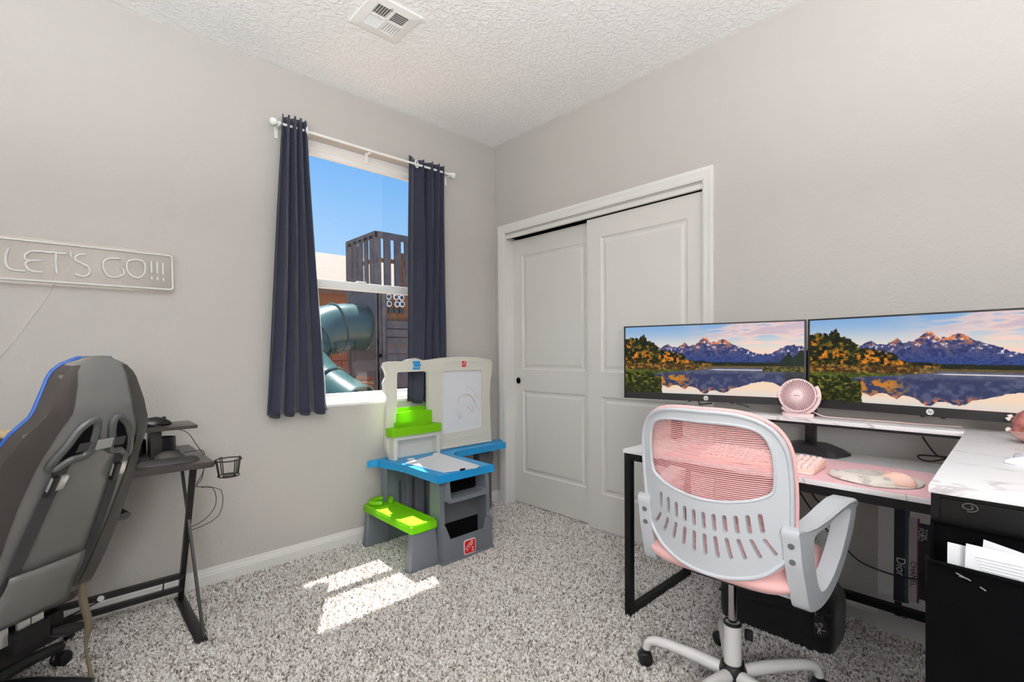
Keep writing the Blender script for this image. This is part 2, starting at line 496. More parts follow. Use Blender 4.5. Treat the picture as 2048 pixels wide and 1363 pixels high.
lc, lvs, lnu = curtain('curtain', 'navy curtain left of the window, flared at its hem', .925, 1.045, .812, 1.134, 2.458, .828, 4, .027)
rc, rvs, rnu = curtain('curtain', 'navy curtain right of the window, behind the art desk', 1.712, 1.985, 1.672, 1.975, 2.452, .835, 4, .026, wide=.62, yc=2.776)
def ring(name, c, axis, R, r, m, parent, n=20, ns=8):
    ax = Vector(axis).normalized(); u = ax.orthogonal().normalized(); v = ax.cross(u); c = Vector(c)
    pts = [c + (u * math.cos(2 * math.pi * k / n) + v * math.sin(2 * math.pi * k / n)) * R for k in range(n)]
    return tube(name, pts, r, m, parent, ns, closed=True)
ring('grommet', (1.052, 2.764, 2.407), (.9, -.43, 0), .021, .005, WHITE, lc)
ring('grommet', (1.757, 2.756, 2.406), (.55, -.84, 0), .022, .005, WHITE, rc)
rod = empty('curtain_rod', (1.45, 2.755, 2.404), 'thin white curtain rod with ball finials above the window', 'curtain rod')
tube('rod', [(.89, 2.770, 2.409), (2.05, 2.770, 2.409)], .0075, WHITE, rod, 10)
for x, s in ((.876, -1), (2.062, 1)):
    lathe('finial', [(.002, -.02), (.012, -.018), (.019, -.008), (.021, 0), (.019, .01), (.012, .018), (.008, .024), (.011, .028), (.011, .034), (.007, .04)], (x, 2.770, 2.409), WHITE, rod, axis=(-s, 0, 0), n=16)
for x in (.905, 1.435, 2.035):
    bkt = box('bracket', (x - .006, 2.772, 2.395), (x + .006, YL, 2.402), WHITE, rod)
    box('bracket_plate', (x - .009, YL - .004, 2.345), (x + .009, YL, 2.408), WHITE, bkt, bev=.001)
    tube('bracket_hook', [(x, 2.780, 2.402), (x, 2.770, 2.398), (x, 2.759, 2.406)], .003, WHITE, bkt, 6)

# ------------------------------------------------------------------ closet
def casing():
    t = empty('trim_1', (XR, 1.94, 0), 'white casing around the closet opening', 'trim', kind='structure')
    W_ = .062
    prof = [(0, 0), (0, .012), (.012, .016), (.03, .017), (.045, .020), (W_, .020), (W_, 0)]   # (outward from opening, proud)
    def run(name, pts):   # pts: function of outward distance -> list of two points
        vs = []; n = len(prof)
        for e in (0, 1):
            for d, p in prof:
                y, z = pts(d)[e]; vs.append((XR - p, y, z))
        fs = [(i, (i + 1) % n, n + (i + 1) % n, n + i) for i in range(n)] + [tuple(range(n)), tuple(range(2 * n - 1, n - 1, -1))]
        raw(name, vs, fs, TRIM, t)
    zt = DZ + .01
    run('casing_side', lambda d: ((DY0 - d, 0), (DY0 - d, zt + d)))
    run('casing_side', lambda d: ((DY1 + d, 0), (DY1 + d, zt + d)))
    run('casing_head', lambda d: ((DY0 - d, zt + d), (DY1 + d, zt + d)))
    box('jamb', (XR - .002, DY1 - .001, 0), (XR + .12, DY1 + .014, zt), TRIM, t)
    box('jamb', (XR - .002, DY0 - .014, 0), (XR + .12, DY0 + .001, zt), TRIM, t)
    box('head_board', (XR + .004, DY0, 2.018), (XR + .024, DY1, zt + .012), TRIM, t)
    box('track', (XR + .024, DY0, 2.03), (XR + .115, DY1, 2.05), DARK, t)
casing()
def closet_door(name, y0, y1, x0, label, knob_y):
    d = empty(name, (x0, (y0 + y1) / 2, .01), label, 'door', kind='structure')
    z0, z1 = .012, 2.012; st = .108
    zr = [(z0, z0 + .215, 0), (z0 + .215, .872, 1), (.872, 1.028, 0), (1.028, z1 - .118, 1), (z1 - .118, z1, 0)]
    pan = [(y0 + st, z0 + .235, y1 - st, .872), (y0 + st, 1.03, y1 - st, z1 - .125)]
    holes = [[(a, b), (c, b), (c, e), (a, e)] for a, b, c, e in pan]
    sheet('door_slab', [(y0, z0), (y1, z0), (y1, z1), (y0, z1)], holes, lambda a, b, s: (x0 + (.035 if s else 0), a, b), DOORM, d, smooth=False)
    for (a, b, c, e) in pan:
        # moulded recess: slope in, flat, slope out to a raised field
        rings = [(0, 0), (.010, .007), (.022, .008), (.040, .002), (.041, .002)]
        vs, fs = [], []
        for ins, dep in rings:
            vs += [(x0 + dep, a + ins, b + ins), (x0 + dep, c - ins, b + ins), (x0 + dep, c - ins, e - ins), (x0 + dep, a + ins, e - ins)]
        for k in range(len(rings) - 1):
            for i in range(4): fs.append((k * 4 + i, k * 4 + (i + 1) % 4, k * 4 + 4 + (i + 1) % 4, k * 4 + 4 + i))
        fs.append(tuple((len(rings) - 1) * 4 + i for i in range(4)))
        raw('door_panel', vs, fs, DOORM, d)
    if knob_y:
        p = lathe('finger_pull', [(.026, 0), (.026, .0025), (.022, .003), (.020, -.004), (.001, -.006)], (x0, knob_y, .944), mat('brushed_nickel', (150, 146, 140), .4, .4), d, axis=(-1, 0, 0), n=20)
    return d
closet_door('door_1', 1.90, 2.715, XR + .078, 'far white sliding closet door with a round finger pull', 2.652)
closet_door('door_2', 1.16, 1.955, XR + .032, 'near white sliding closet door behind the left monitor', None)
box('floor_guide', (XR + .02, 1.942, 0), (XR + .05, 1.966, .02), WHITE, bpy.data.objects['door_2'])

# ------------------------------------------------------------------ ceiling vent, added fill lights, outlet
def vent():
    x0, x1, y0, y1 = 1.045, 1.292, 1.958, 2.207
    v = empty('ceiling_vent', ((x0 + x1) / 2, (y0 + y1) / 2, H - .002), 'square white four-way air vent on the ceiling', 'vent')
    xc, yc = (x0 + x1) / 2, (y0 + y1) / 2
    b = .042; c = .007
    quads = [(x0 + b, xc - c, y0 + b, yc - c), (xc + c, x1 - b, y0 + b, yc - c), (x0 + b, xc - c, yc + c, y1 - b), (xc + c, x1 - b, yc + c, y1 - b)]
    holes = [[(a, e), (d, e), (d, f), (a, f)] for a, d, e, f in quads]
    outer = [(x0, y0), (x1, y0), (x1, y1), (x0, y1)]
    sheet('vent_frame', outer, holes, lambda a, q, s: (a, q, H if s else H - .006 - (.004 if x0 + .02 < a < x1 - .02 and y0 + .02 < q < y1 - .02 else 0)), mat('vent_white', (240, 239, 236), .4), v, smooth=False)
    box('duct', (x0 + b - .004, y0 + b - .004, H - .0015), (x1 - b + .004, y1 - b + .004, H - .0005), mat('duct_grey', (120, 118, 116), .8), v)
    for k, (a, d, e, f) in enumerate(quads):
        n = 6
        for i in range(n):
            t = (i + .5) / n
            if k in (0, 3):
                xx = a + (d - a) * t; tl = .65 if k == 0 else -.65
                obox('louvre', (xx, (e + f) / 2, H - .006), (0, 1, 0), (math.cos(tl), 0, math.sin(tl)), (-math.sin(tl), 0, math.cos(tl)), (f - e) / 2, .0040, .0006, WHITE, v)
            else:
                yy = e + (f - e) * t; tl = .65 if k == 1 else -.65
                obox('louvre', ((a + d) / 2, yy, H - .006), (1, 0, 0), (0, math.cos(tl), math.sin(tl)), (0, -math.sin(tl), math.cos(tl)), (d - a) / 2, .0040, .0006, WHITE, v)
    box('damper_lever', (x0 + b + .06, y0 + .030, H - .016), (x0 + b + .066, y0 + .038, H - .008), mat('vent_lever', (150, 148, 146), .4), v)
vent()
lamp = empty('added_globe_light', (.45, .55, H), 'added fill globe light under the ceiling, out of view', 'lamp')
lathe('canopy', [(.07, 0), (.07, -.02), (.05, -.03), (.008, -.035), (.008, -.11), (.05, -.115), (.05, -.13)], (.45, .55, H), WHITE, lamp)
gm = bpy.data.materials.new('fill_globe'); gm.use_nodes = True
gb = gm.node_tree.nodes['Principled BSDF']; gb.inputs['Emission Color'].default_value = (.965, .985, 1, 1); gb.inputs['Emission Strength'].default_value = FILL_GLOBE_STRENGTH
prof = [(.14 * math.sin(math.pi * k / 12) + .0005, -.14 * math.cos(math.pi * k / 12)) for k in range(13)]
lathe('globe', prof, (.45, .55, H - .265), gm, lamp)

um = bpy.data.materials.new('fill_bowl'); um.use_nodes = True
ub = um.node_tree.nodes['Principled BSDF']; ub.inputs['Emission Color'].default_value = (.965, .985, 1, 1); ub.inputs['Emission Strength'].default_value = FILL_UPLIGHT_STRENGTH
for lx, ly, lab in ((-.62, .50, 'torchiere floor lamp left of the viewer, shining up at the ceiling'), (.45, -.80, 'torchiere floor lamp behind the viewer by the cabinet, shining up at the ceiling')):
    tor = empty('floor_lamp', (lx, ly, 0), lab, 'lamp', 'torchiere lamps')
    lathe('fill_light_base', [(.14, 0), (.14, .015), (.05, .03), (.012, .04)], (lx, ly, 0), BLACKM, tor)
    tube('pole', [(lx, ly, .03), (lx, ly, 1.72)], .011, BLACKM, tor, 10)
    lathe('bowl', [(.02, 1.70), (.10, 1.73), (.17, 1.79), (.175, 1.80), (.165, 1.795), (.16, 1.785)], (lx, ly, 0), WHITE, tor)
    lathe('fill_diffuser', [(.155, 1.788), (.155, 1.790)], (lx, ly, 0), um, tor)

LX, LY, LZ = -.42, -.52, 1.32
lan = empty('added_lantern_light', (LX, LY, 0), 'added white lantern fill light behind the viewer, out of view', 'lamp')
lathe('fill_light_base', [(.13, 0), (.13, .015), (.04, .025), (.012, .03)], (LX, LY, 0), BLACKM, lan)
tube('pole', [(LX, LY, .03), (LX, LY, LZ - .2)], .010, BLACKM, lan, 10)
lm = bpy.data.materials.new('fill_lantern'); lm.use_nodes = True
lb = lm.node_tree.nodes['Principled BSDF']; lb.inputs['Emission Color'].default_value = (.965, .985, 1, 1); lb.inputs['Emission Strength'].default_value = FILL_LANTERN_STRENGTH
lathe('lantern', [(.22 * math.sin(math.pi * k / 14) + .0005, -.22 * math.cos(math.pi * k / 14)) for k in range(15)], (LX, LY, LZ), lm, lan)

def outlet():
    o = empty('wall_outlet', (XR, .617, .325), 'white double wall outlet under the monitor desk', 'outlet')
    box('cover_plate', (XR - .006, .558, .267), (XR, .676, .385), WHITE, o, bev=.003)
    for yc in (.593, .641):
        r = box('receptacle', (XR - .0085, yc - .017, .286), (XR - .005, yc + .017, .366), WHITE, o, bev=.002)
        for zc in (.307, .345):
            for dy in (-.006, .006): box('slot', (XR - .0090, yc + dy - .001, zc), (XR - .008, yc + dy + .001, zc + .008), DARK, r)
            lathe('ground_hole', [(.0022, 0), (.0022, .0006)], (XR - .0084, yc, zc - .006), DARK, r, axis=(-1, 0, 0), n=8)
outlet()

# ------------------------------------------------------------------ the white neon-style sign
def sign():
    yb = YL - .022
    s = empty('wall_sign', (.12, YL, 1.46), "unlit white tube sign reading LET'S GO!!! on the wall", 'sign')
    x0, x1, z0, z1 = -.205, .427, 1.460, 1.651
    sheet('backing_panel', rrect(x0, z0, x1, z1, .02), [], lambda a, b, q: (a, yb + (.004 if q else 0), b), clearmat('clear_acrylic', .10, (246, 244, 241), .15), s, smooth=False)
    T_ = mat('silicone_tube', (226, 226, 222), .5)
    R = .0042
    loop = [(a, yb - .004, b) for a, b in rrect(x0 + .014, z0 + .016, x1 - .012, z1 - .014, .012, 4)]
    tube('border_tube', loop, R, T_, s, 8, closed=True)
    def P(x, y):
        q = atY(x / 5.242, 440 + y / 5.242, yb - .004); return (q.x, yb - .004, q.z)
    letters = {
        'L': [[(95, 290), (68, 345), (58, 420), (75, 485), (130, 520), (265, 535)]],
        'E': [[(455, 330), (340, 325), (285, 345), (260, 375), (285, 420), (440, 425)], [(440, 425), (330, 425), (275, 445), (270, 480), (310, 525), (380, 540), (450, 545)]],
        'T': [[(460, 335), (700, 352)], [(585, 350), (585, 460), (595, 560)]],
        'apostrophe': [[(735, 325), (745, 385)]],
        'S': [[(905, 365), (835, 360), (790, 385), (800, 425), (860, 455), (925, 490), (940, 545), (905, 585), (840, 585), (780, 562)]],
        'G': [[(1270, 408), (1170, 400), (1095, 425), (1080, 480), (1105, 555), (1160, 595), (1240, 595), (1295, 565), (1295, 525), (1262, 500)]],
        'O': [[(1340, 430), (1420, 415), (1495, 432), (1520, 480), (1510, 560), (1455, 605), (1390, 590), (1345, 545), (1328, 480), (1340, 430)]],
    }
    for i, x in enumerate((1585, 1645, 1705)):
        letters['exclamation_mark' + str(i)] = [[(x, 430 + i * 8), (x + 4, 555 + i * 8)], [(x + 6, 590 + i * 8), (x + 7, 622 + i * 8)]]
    for k, L_ in letters.items():
        tubes('letter', [[P(*p) for p in l] for l in L_], R, T_, s, 8, curve=4)
    pts = [P(555, 665)] + [tuple(atY(x, y, YL - .004)) for x, y in ((104, 576), (85, 605), (68, 628), (52, 648), (30, 680), (0, 712), (-60, 790))]
    tube('cord', pts, .0014, mat('clear_cord', (214, 212, 208), .3), s, 6, curve=3)
sign()

# ------------------------------------------------------------------ children's art desk
def art_desk():
    GREY = mat('toy_grey', (104, 109, 117), .42); DG = mat('toy_dark_grey', (74, 76, 80), .45)
    CREAM = mat('toy_cream', (226, 223, 212), .42, trans=.12); BLUE = mat('toy_blue', (22, 142, 204), .38)
    GREEN = mat('toy_green', (150, 222, 22), .38, trans=.5); RED = mat('toy_red', (200, 30, 38), .4)
    SHEETW = mat('whiteboard', (226, 228, 234), .25)
    def K(x, y): return 700 + x / 2.84, 690 + y / 2.84
    def PY(x, y, v): return atY(*K(x, y), v)
    def poly(pts, v):
        out = []
        for p in pts:
            q = PY(p[0], p[1], v); out.append((q.x, q.z))
        return out
    a = empty('art_desk', (1.69, 2.45, 0), "child's plastic art desk with green bench, blue top and tall board", 'desk')
    # storage column; near-black core and bin faces carry the shade inside
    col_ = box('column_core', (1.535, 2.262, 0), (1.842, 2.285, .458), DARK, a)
    for x0, x1 in ((1.508, 1.538), (1.838, 1.866)):
        sheet('column_side', [(2.165, 0), (2.29, 0), (2.275, .46), (2.185, .46), (2.178, .21), (2.162, .19)], [], lambda p, q, s, x0=x0, x1=x1: (x1 if s else x0, p, q), GREY, a, smooth=False)
    sheet('lower_bin', [(1.506, 0), (1.868, 0), (1.866, .175), (1.845, .20), (1.826, .172), (1.812, .128), (1.566, .128), (1.550, .168), (1.532, .212), (1.508, .188)], [],
          lambda p, q, s: (p, (2.176 if s else 2.158) + q * .02, q), GREY, a, smooth=False)
    box('bin_back', (1.536, 2.252, .19), (1.842, 2.262, .345), mat('toy_mid_grey', (92, 95, 100), .45), a)
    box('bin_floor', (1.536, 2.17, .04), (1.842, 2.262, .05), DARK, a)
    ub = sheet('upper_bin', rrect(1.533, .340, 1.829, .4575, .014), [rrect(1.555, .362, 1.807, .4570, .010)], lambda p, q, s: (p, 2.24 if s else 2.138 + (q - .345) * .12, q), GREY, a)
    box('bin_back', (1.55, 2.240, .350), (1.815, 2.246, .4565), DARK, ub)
    box('base_rim', (1.500, 2.15, .004), (1.874, 2.29, .018), GREY, a, bev=.004)
    lg = sheet('logo_badge', rrect(1.652, .020, 1.736, .101, .012), [], lambda p, q, s: (p, 2.160 if s else 2.1555, q), WHITE, a)
    sheet('badge_field', rrect(1.656, .024, 1.732, .097, .010), [], lambda p, q, s: (p, 2.156 if s else 2.1545, q), RED, lg)
    r45 = math.radians(38)
    text('lettering', 'STEP', (1.690, 2.1535, .066), (math.cos(r45), 0, math.sin(r45)), (-math.sin(r45), 0, math.cos(r45)), .032, WHITE, lg, .0004)
    text('lettering', '2', (1.712, 2.1535, .043), (1, 0, 0), (0, 0, 1), .032, WHITE, lg, .0004)
    # top
    tp = [(1.503, 2.150), (1.840, 2.150), (1.862, 2.168), (1.862, 2.47), (1.875, 2.545), (1.93, 2.592), (2.02, 2.604), (2.36, 2.604), (2.378, 2.62), (2.378, 2.775), (1.455, 2.775), (1.438, 2.745), (1.452, 2.66), (1.474, 2.56), (1.482, 2.46), (1.478, 2.32), (1.482, 2.175)]
    tp = [(p.x, p.y) for p in crom([(x, y, 0) for x, y in tp], 3, True)]
    tt = sheet('table_top', tp, [], lambda p, q, s: (p, q, .502 if s else .458), BLUE, a, smooth=False)
    md = tt.modifiers.new('bev', 'BEVEL'); md.width = .006; md.segments = 2; md.angle_limit = math.radians(50)
    def KZ(x, y, z): return atZ(*K(x, y), z)
    pl = [KZ(*p, .508) for p in ((318, 668), (478, 622), (500, 612), (735, 684), (718, 694), (530, 720), (505, 714))]
    sheet('drawing_lid', [(p.x, p.y) for p in pl], [], lambda p, q, s: (p, q, .510 if s else .504), SHEETW, a, smooth=False)
    for px, py in ((345, 645), (490, 615)):
        q = KZ(px, py, .512); box('lid_hinge', (q.x - .022, q.y - .012, .503), (q.x + .022, q.y + .012, .516), CREAM, a, bev=.004)
    q = KZ(640, 704, .508); box('lid_notch', (q.x - .018, q.y - .006, .503), (q.x + .018, q.y + .006, .5115), DARK, a)
    # back board
    YB = 2.70
    out = [(225, 640), (213, 600), (204, 470), (209, 330), (222, 292), (200, 262), (194, 215), (212, 180), (205, 150), (191, 122), (200, 99), (225, 92), (310, 92), (330, 80), (375, 73), (412, 85), (440, 84), (520, 72), (620, 64), (720, 68), (795, 81), (808, 100), (806, 150), (798, 200), (794, 280), (797, 420), (803, 530), (806, 550), (500, 604), (300, 640)]
    h1 = [(268, 160), (275, 153), (430, 148), (443, 152), (447, 162), (448, 440), (268, 468)]
    h2 = [(525, 160), (535, 147), (730, 140), (745, 143), (750, 155), (751, 455), (740, 468), (540, 503), (526, 500)]
    bd = sheet('back_board', poly(out, YB), [poly(h1, YB), poly(h2, YB)], lambda p, q, s: (p, YB + (.035 if s else 0), q), CREAM, a, step=.05)
    md = bd.modifiers.new('bev', 'BEVEL'); md.width = .007; md.segments = 2; md.angle_limit = math.radians(50)
    wb = sheet('dry_erase_panel', poly([(520, 140), (755, 132), (757, 462), (522, 510)], YB + .016), [], lambda p, q, s: (p, YB + (.022 if s else .012), q), SHEETW, a, smooth=False)
    INKR = mat('red_marker', (206, 120, 132), .6); INKB = mat('blue_marker', (150, 152, 178), .6)
    def ink(pts, m_, r=.0012):
        tube('marker_line', [(PY(x, y, YB + .012).x, YB + .0115, PY(x, y, YB + .012).z) for x, y in pts], r, m_, wb, 4, curve=4)
    ink([(612, 330), (618, 300), (640, 283), (668, 278), (690, 290), (705, 320), (720, 350), (735, 365)], INKR)
    ink([(650, 290), (672, 284), (700, 305), (712, 335)], INKR)
    ink([(665, 350), (680, 360), (695, 378), (702, 360), (690, 340)], INKR)
    ink([(655, 250), (675, 235), (700, 260), (725, 300)], INKR, .0008)
    ink([(628, 395), (620, 412), (638, 415), (630, 396)], INKB)
    ink([(612, 360), (616, 375), (612, 390), (618, 405), (610, 440)], INKB, .0008)
    tube('panel_ridge', [(PY(x, y, YB).x, YB - .002, PY(x, y, YB).z) for x, y in ((520, 545), (560, 538), (600, 528), (625, 522), (640, 530), (660, 532), (675, 518), (700, 510), (755, 500))], .0025, CREAM, bd, 6, curve=3)
    tube('top_ridge', [(PY(x, y, YB).x, YB - .002, PY(x, y, YB).z) for x, y in ((535, 103), (580, 96), (622, 92))], .002, CREAM, bd, 6, curve=3)
    tube('top_ridge', [(PY(x, y, YB).x, YB - .002, PY(x, y, YB).z) for x, y in ((665, 90), (705, 92), (750, 98))], .002, CREAM, bd, 6, curve=3)
    tube('base_ledge', [(PY(x, y, YB - .02).x, YB - .008, PY(x, y, YB - .02).z) for x, y in ((510, 590), (806, 542))], .009, CREAM, bd, 8)
    em = PY(376, 118, YB)
    for i, (dx, dz) in enumerate(((0, .024), (.006, .006), (0, -.014))):
        box('blue_emblem', (em.x - .026 + dx, YB - .006, em.z + dz - .008), (em.x + .026 + dx, YB + .002, em.z + dz + .008), BLUE, a, bev=.003)
    lg = PY(646, 106, YB)
    b2 = sheet('logo_badge', rrect(lg.x - .022, lg.z - .024, lg.x + .022, lg.z + .024, .005), [], lambda p, q, s: (p, YB + .002 if s else YB - .003, q), WHITE, a)
    sheet('badge_field', rrect(lg.x - .019, lg.z - .021, lg.x + .019, lg.z + .021, .004), [], lambda p, q, s: (p, YB if s else YB - .0038, q), RED, b2)
    text('lettering', 'STEP', (lg.x - .001, YB - .0045, lg.z + .003), (math.cos(r45), 0, math.sin(r45)), (-math.sin(r45), 0, math.cos(r45)), .017, WHITE, b2, .0003)
    text('lettering', '2', (lg.x + .009, YB - .0045, lg.z - .010), (1, 0, 0), (0, 0, 1), .017, WHITE, b2, .0003)
    # shelves left of the whiteboard
    def pbox(name, px0, px1, pyt0, pyb0, yf, yb, m_, bev=.006, parent=a):
        p0 = PY(px0, pyb0, yf); p1 = PY(px1, pyt0, yf)
        return box(name, (p0.x, yf, p0.z), (p1.x, yb, p1.z), m_, parent, bev=bev)
    yf = 2.625
    p0 = PY(238, 527, yf); p1 = PY(522, 442, yf)
    zt = PY(238, 478, yf).z
    gs = empty('green_shelf', (p0.x, yf, p0.z), parent=a)
    box('shelf_tray', (p0.x, yf, p0.z), (p1.x, YB + .005, zt), GREEN, gs, bev=.006)
    q0 = PY(268, 470, 2.66); q1 = PY(467, 440, 2.66); qt = PY(268, 385, 2.66).z
    n_ = 9
    arch = [(q0.x, q0.z - .01)] + [(q1.x, q0.z - .01)] + [(q1.x + (q0.x - q1.x) * k / n_, qt - .004 + .012 * math.sin(math.pi * k / n_)) for k in range(n_ + 1)]
    sheet('paper_tray_front', arch, [], lambda p, q, s: (p, 2.672 if s else 2.66, q), GREEN, gs)
    box('paper_tray_back', (q0.x, 2.738, q0.z), (q1.x, 2.746, qt + .02), GREEN, gs)
    box('paper_tray_floor', (q0.x, 2.66, q0.z), (q1.x, 2.742, q0.z + .03), GREEN, gs)
    yf2 = 2.645
    c0 = PY(248, 640, yf2); c1 = PY(512, 500, yf2); ct = p0.z
    fr = [(c0.x, .503), (c1.x, .503), (c1.x - .006, ct), (c0.x + .004, ct)]
    ho = [(c0.x + .026, .503), (c1.x - .026, .503), (c1.x - .03, ct - .026), (c0.x + .03, ct - .026)]
    sheet('cubby_frame', [fr[0], ho[0], ho[3], ho[2], ho[1], fr[1], fr[2], fr[3]], [], lambda p, q, s: (p, YB + .01 if s else yf2, q), CREAM, a)
    box('cubby_back', (c0.x + .01, YB + .004, .503), (c1.x - .01, YB + .01, ct), mat('cubby_white', (206, 214, 212), .4), a)
    # bench
    be = empty('bench', (1.42, 2.46, 0), parent=a)
    bs = box('bench_seat', (1.333, 2.192, .204), (1.502, 2.738, .250), GREEN, be, bev=.016, seg=3)
    sheet('seat_rim', rrect(1.335, 2.194, 1.500, 2.736, .03), [rrect(1.350, 2.212, 1.486, 2.60, .02)], lambda p, q, s: (p, q, .254 if s else .246), GREEN, be, smooth=False)
    n_ = 22; pts = []
    for k in range(n_):
        t = math.radians(-50 + 300 * k / (n_ - 1)); pts.append((1.42 + .062 * math.cos(t), 2.672 + .05 * math.sin(t), .268))
    tube('cup_ring', pts, .015, GREEN, be, 8)
    for y0, y1, nm in ((2.205, 2.245, 'front'), (2.695, 2.735, 'back')):
        lv = [(1.322, y0 - .012, 0), (1.512, y0 - .012, 0), (1.512, y1 + .004, 0), (1.322, y1 + .004, 0), (1.345, y0, .206), (1.50, y0, .206), (1.50, y1, .206), (1.345, y1, .206)]
        l_ = raw('bench_leg', lv, [(0, 1, 5, 4), (1, 2, 6, 5), (2, 3, 7, 6), (3, 0, 4, 7), (4, 5, 6, 7), (0, 3, 2, 1)], GREY, be)
        md = l_.modifiers.new('bev', 'BEVEL'); md.width = .008; md.segments = 2
    box('bench_link', (1.495, 2.30, .206), (1.512, 2.38, .236), GREEN, be, bev=.004)
    # back panel under the top with moulded slots
    hol = [rrect(x - .011, .10, x + .011, .36, .010, 3) for x in (1.565, 1.66, 1.75)]
    sheet('modesty_panel', [(1.452, 0), (1.535, 0), (1.87, 0), (1.87, .458), (1.462, .458)], hol, lambda p, q, s: (p, 2.715 if s else 2.69, q), GREY, a)
    box('panel_backing', (1.50, 2.716, .02), (1.86, 2.722, .45), DG, a)
    for x in (1.61, 1.705, 1.80): box('panel_rib', (x - .012, 2.676, .02), (x + .012, 2.692, .45), GREY, a, bev=.005)
    box('panel_edge', (1.446, 2.672, 0), (1.466, 2.722, .458), GREY, a, bev=.004)
    lathe('bolt', [(.012, 0), (.012, .006), (.006, .008)], (1.57, 2.69, .425), WHITE, a, axis=(0, -1, 0), n=12)
    # right rear leg
    lp = poly([(735, 612), (815, 604), (818, 640), (806, 720), (806, 925), (742, 940), (742, 760), (740, 690)], 2.66)
    lp2 = [(p[0], max(p[1], 0)) for p in lp]
    ll = sheet('rear_leg', lp2, [], lambda p, q, s: (p, 2.74 if s else 2.66, q), DG, a)
    md = ll.modifiers.new('bev', 'BEVEL'); md.width = .008; md.segments = 2; md.angle_limit = math.radians(50)
art_desk()

# ------------------------------------------------------------------ gaming desk and what stands on it
def gaming_desk():
    TOP = mat('carbon_black_top', (62, 57, 54), .28, bump=(900, .2, .0006)); FR = mat('desk_frame_black', (33, 30, 29), .4)
    d = empty('gaming_desk', (-.2, 2.52, 0), 'black gaming desk with crossed metal legs against the window wall', 'desk')
    XL = -1.05; XE = .462
    box('desk_top', (XL, 2.268, .708), (XE, 2.778, .730), TOP, d, bev=.002)
    rs = empty('monitor_riser', (.1, 2.55, .73), parent=d)
    box('riser_shelf', (XL + .1, 2.455, .848), (.442, 2.652, .862), TOP, rs, bev=.0015)
    for x in (.30, -.55): box('riser_post', (x - .02, 2.50, .730), (x + .02, 2.60, .848), FR, rs, bev=.003)
    box('riser_foot', (.24, 2.47, .730), (.37, 2.63, .735), FR, rs)
    for x in (.405, -.93):
        bar('rear_leg', (x, 2.735, .01), (x - .005, 2.325, .708), .028, FR, d, up=(1, 0, 0), ht=.02)
        bar('front_leg', (x + .012, 2.30, .01), (x - .012, 2.56, .708), .022, FR, d, up=(1, 0, 0), ht=.010)
        f = box('foot_plate', (x - .022, 2.268, .001), (x + .022, 2.765, .013), FR, d, bev=.002)
        box('rubber_pad', (x - .02, 2.262, 0), (x + .022, 2.30, .006), BLACKP, f)
        box('top_bracket', (x - .02, 2.30, .700), (x + .03, 2.60, .708), FR, d)
    bar('stretcher', (.405, 2.645, .153), (-.93, 2.645, .153), .026, FR, d, ht=.020)
    bar('stretcher', (.405, 2.688, .078), (-.93, 2.688, .078), .026, FR, d, ht=.020)
    bar('stretcher_link', (.332, 2.647, .143), (.332, 2.686, .084), .005, FR, d)
    bar('brace_rod', (.145, 2.655, .143), (-.02, 2.685, .085), .005, FR, d)
    bar('brace_rod', (-.02, 2.685, .085), (-.25, 2.70, .10), .005, FR, d)
    lathe('grommet_plug', [(.012, 0), (.012, .003), (.005, .004)], (.115, 2.634, .153), WHITE, d, axis=(0, -1, 0), n=12)
    # wire cup holder at the right end
    ch = empty('cup_holder', (.515, 2.27, .65), parent=d)
    W = mat('wire_black', (28, 24, 22), .4)
    c = Vector((.521, 2.30, 0))
    ring('wire_ring', (c.x, c.y, .722), (0, 0, 1), .050, .0026, W, ch, 24, 6)
    ring('wire_ring', (c.x, c.y, .655), (0, 0, 1), .040, .0026, W, ch, 24, 6)
    for a in (20, 110, 200, 290):
        for da in (-5, 5):
            t = math.radians(a + da)
            tube('wire_stay', [(c.x + .052 * math.cos(t), c.y + .052 * math.sin(t), .728), (c.x + .040 * math.cos(t), c.y + .040 * math.sin(t), .653)], .0022, W, ch, 6)
    lathe('cup_base', [(.024, 0), (.024, .004)], (c.x, c.y, .652), BLACKP, ch)
    tube('holder_arm', [(.43, 2.30, .704), (.465, 2.30, .704), (.472, 2.30, .718)], .004, W, ch, 6)
    return d
gaming_desk()

def blob(name, prof_fn, n, m_, parent, rings=10):
    """closed rounded shell: prof_fn(t, a) -> point, t 0..1 bottom to top"""
    vs, fs = [], []
    for j in range(rings + 1):
        for k in range(n): vs.append(prof_fn(j / rings, 2 * math.pi * k / n))
    for j in range(rings):
        for k in range(n): fs.append((j * n + k, j * n + (k + 1) % n, (j + 1) * n + (k + 1) % n, (j + 1) * n + k))
    fs.append(tuple(range(n - 1, -1, -1))); fs.append(tuple(rings * n + k for k in range(n)))
    return raw(name, vs, fs, m_, parent, smooth=True)

def mouse(name, c, ang, L, W_, Hh, m_, label, scroll=BLACKP, group=None):
    o = empty(name, c, label, 'mouse', group)
    ux = Vector((math.cos(ang), math.sin(ang), 0)); uy = Vector((-math.sin(ang), math.cos(ang), 0)); c = Vector(c)
    def f(t, a):
        s = math.sin((1 - t) * math.pi / 2) ** .55 if t > .12 else .93 + .07 * t / .12
        x = math.cos(a); y = math.sin(a)
        z = Hh * (t ** .9) * (1 - .18 * x * s)
        wd = 1 - .12 * x * x + .06 * x
        return c + ux * x * L / 2 * s + uy * y * W_ / 2 * s * wd + Vector((0, 0, z))
    blob('mouse_body', f, 24, m_, o, 10)
    lathe('scroll_wheel', [(.001, -.0035), (.008, -.003), (.009, 0), (.008, .003), (.001, .0035)], c + ux * L * .24 + Vector((0, 0, Hh * .74)), scroll, o, axis=uy, n=14)
    return o
BM = mat('glossy_black', (18, 17, 18), .18); DM = mat('matte_charcoal', (48, 43, 41), .55)
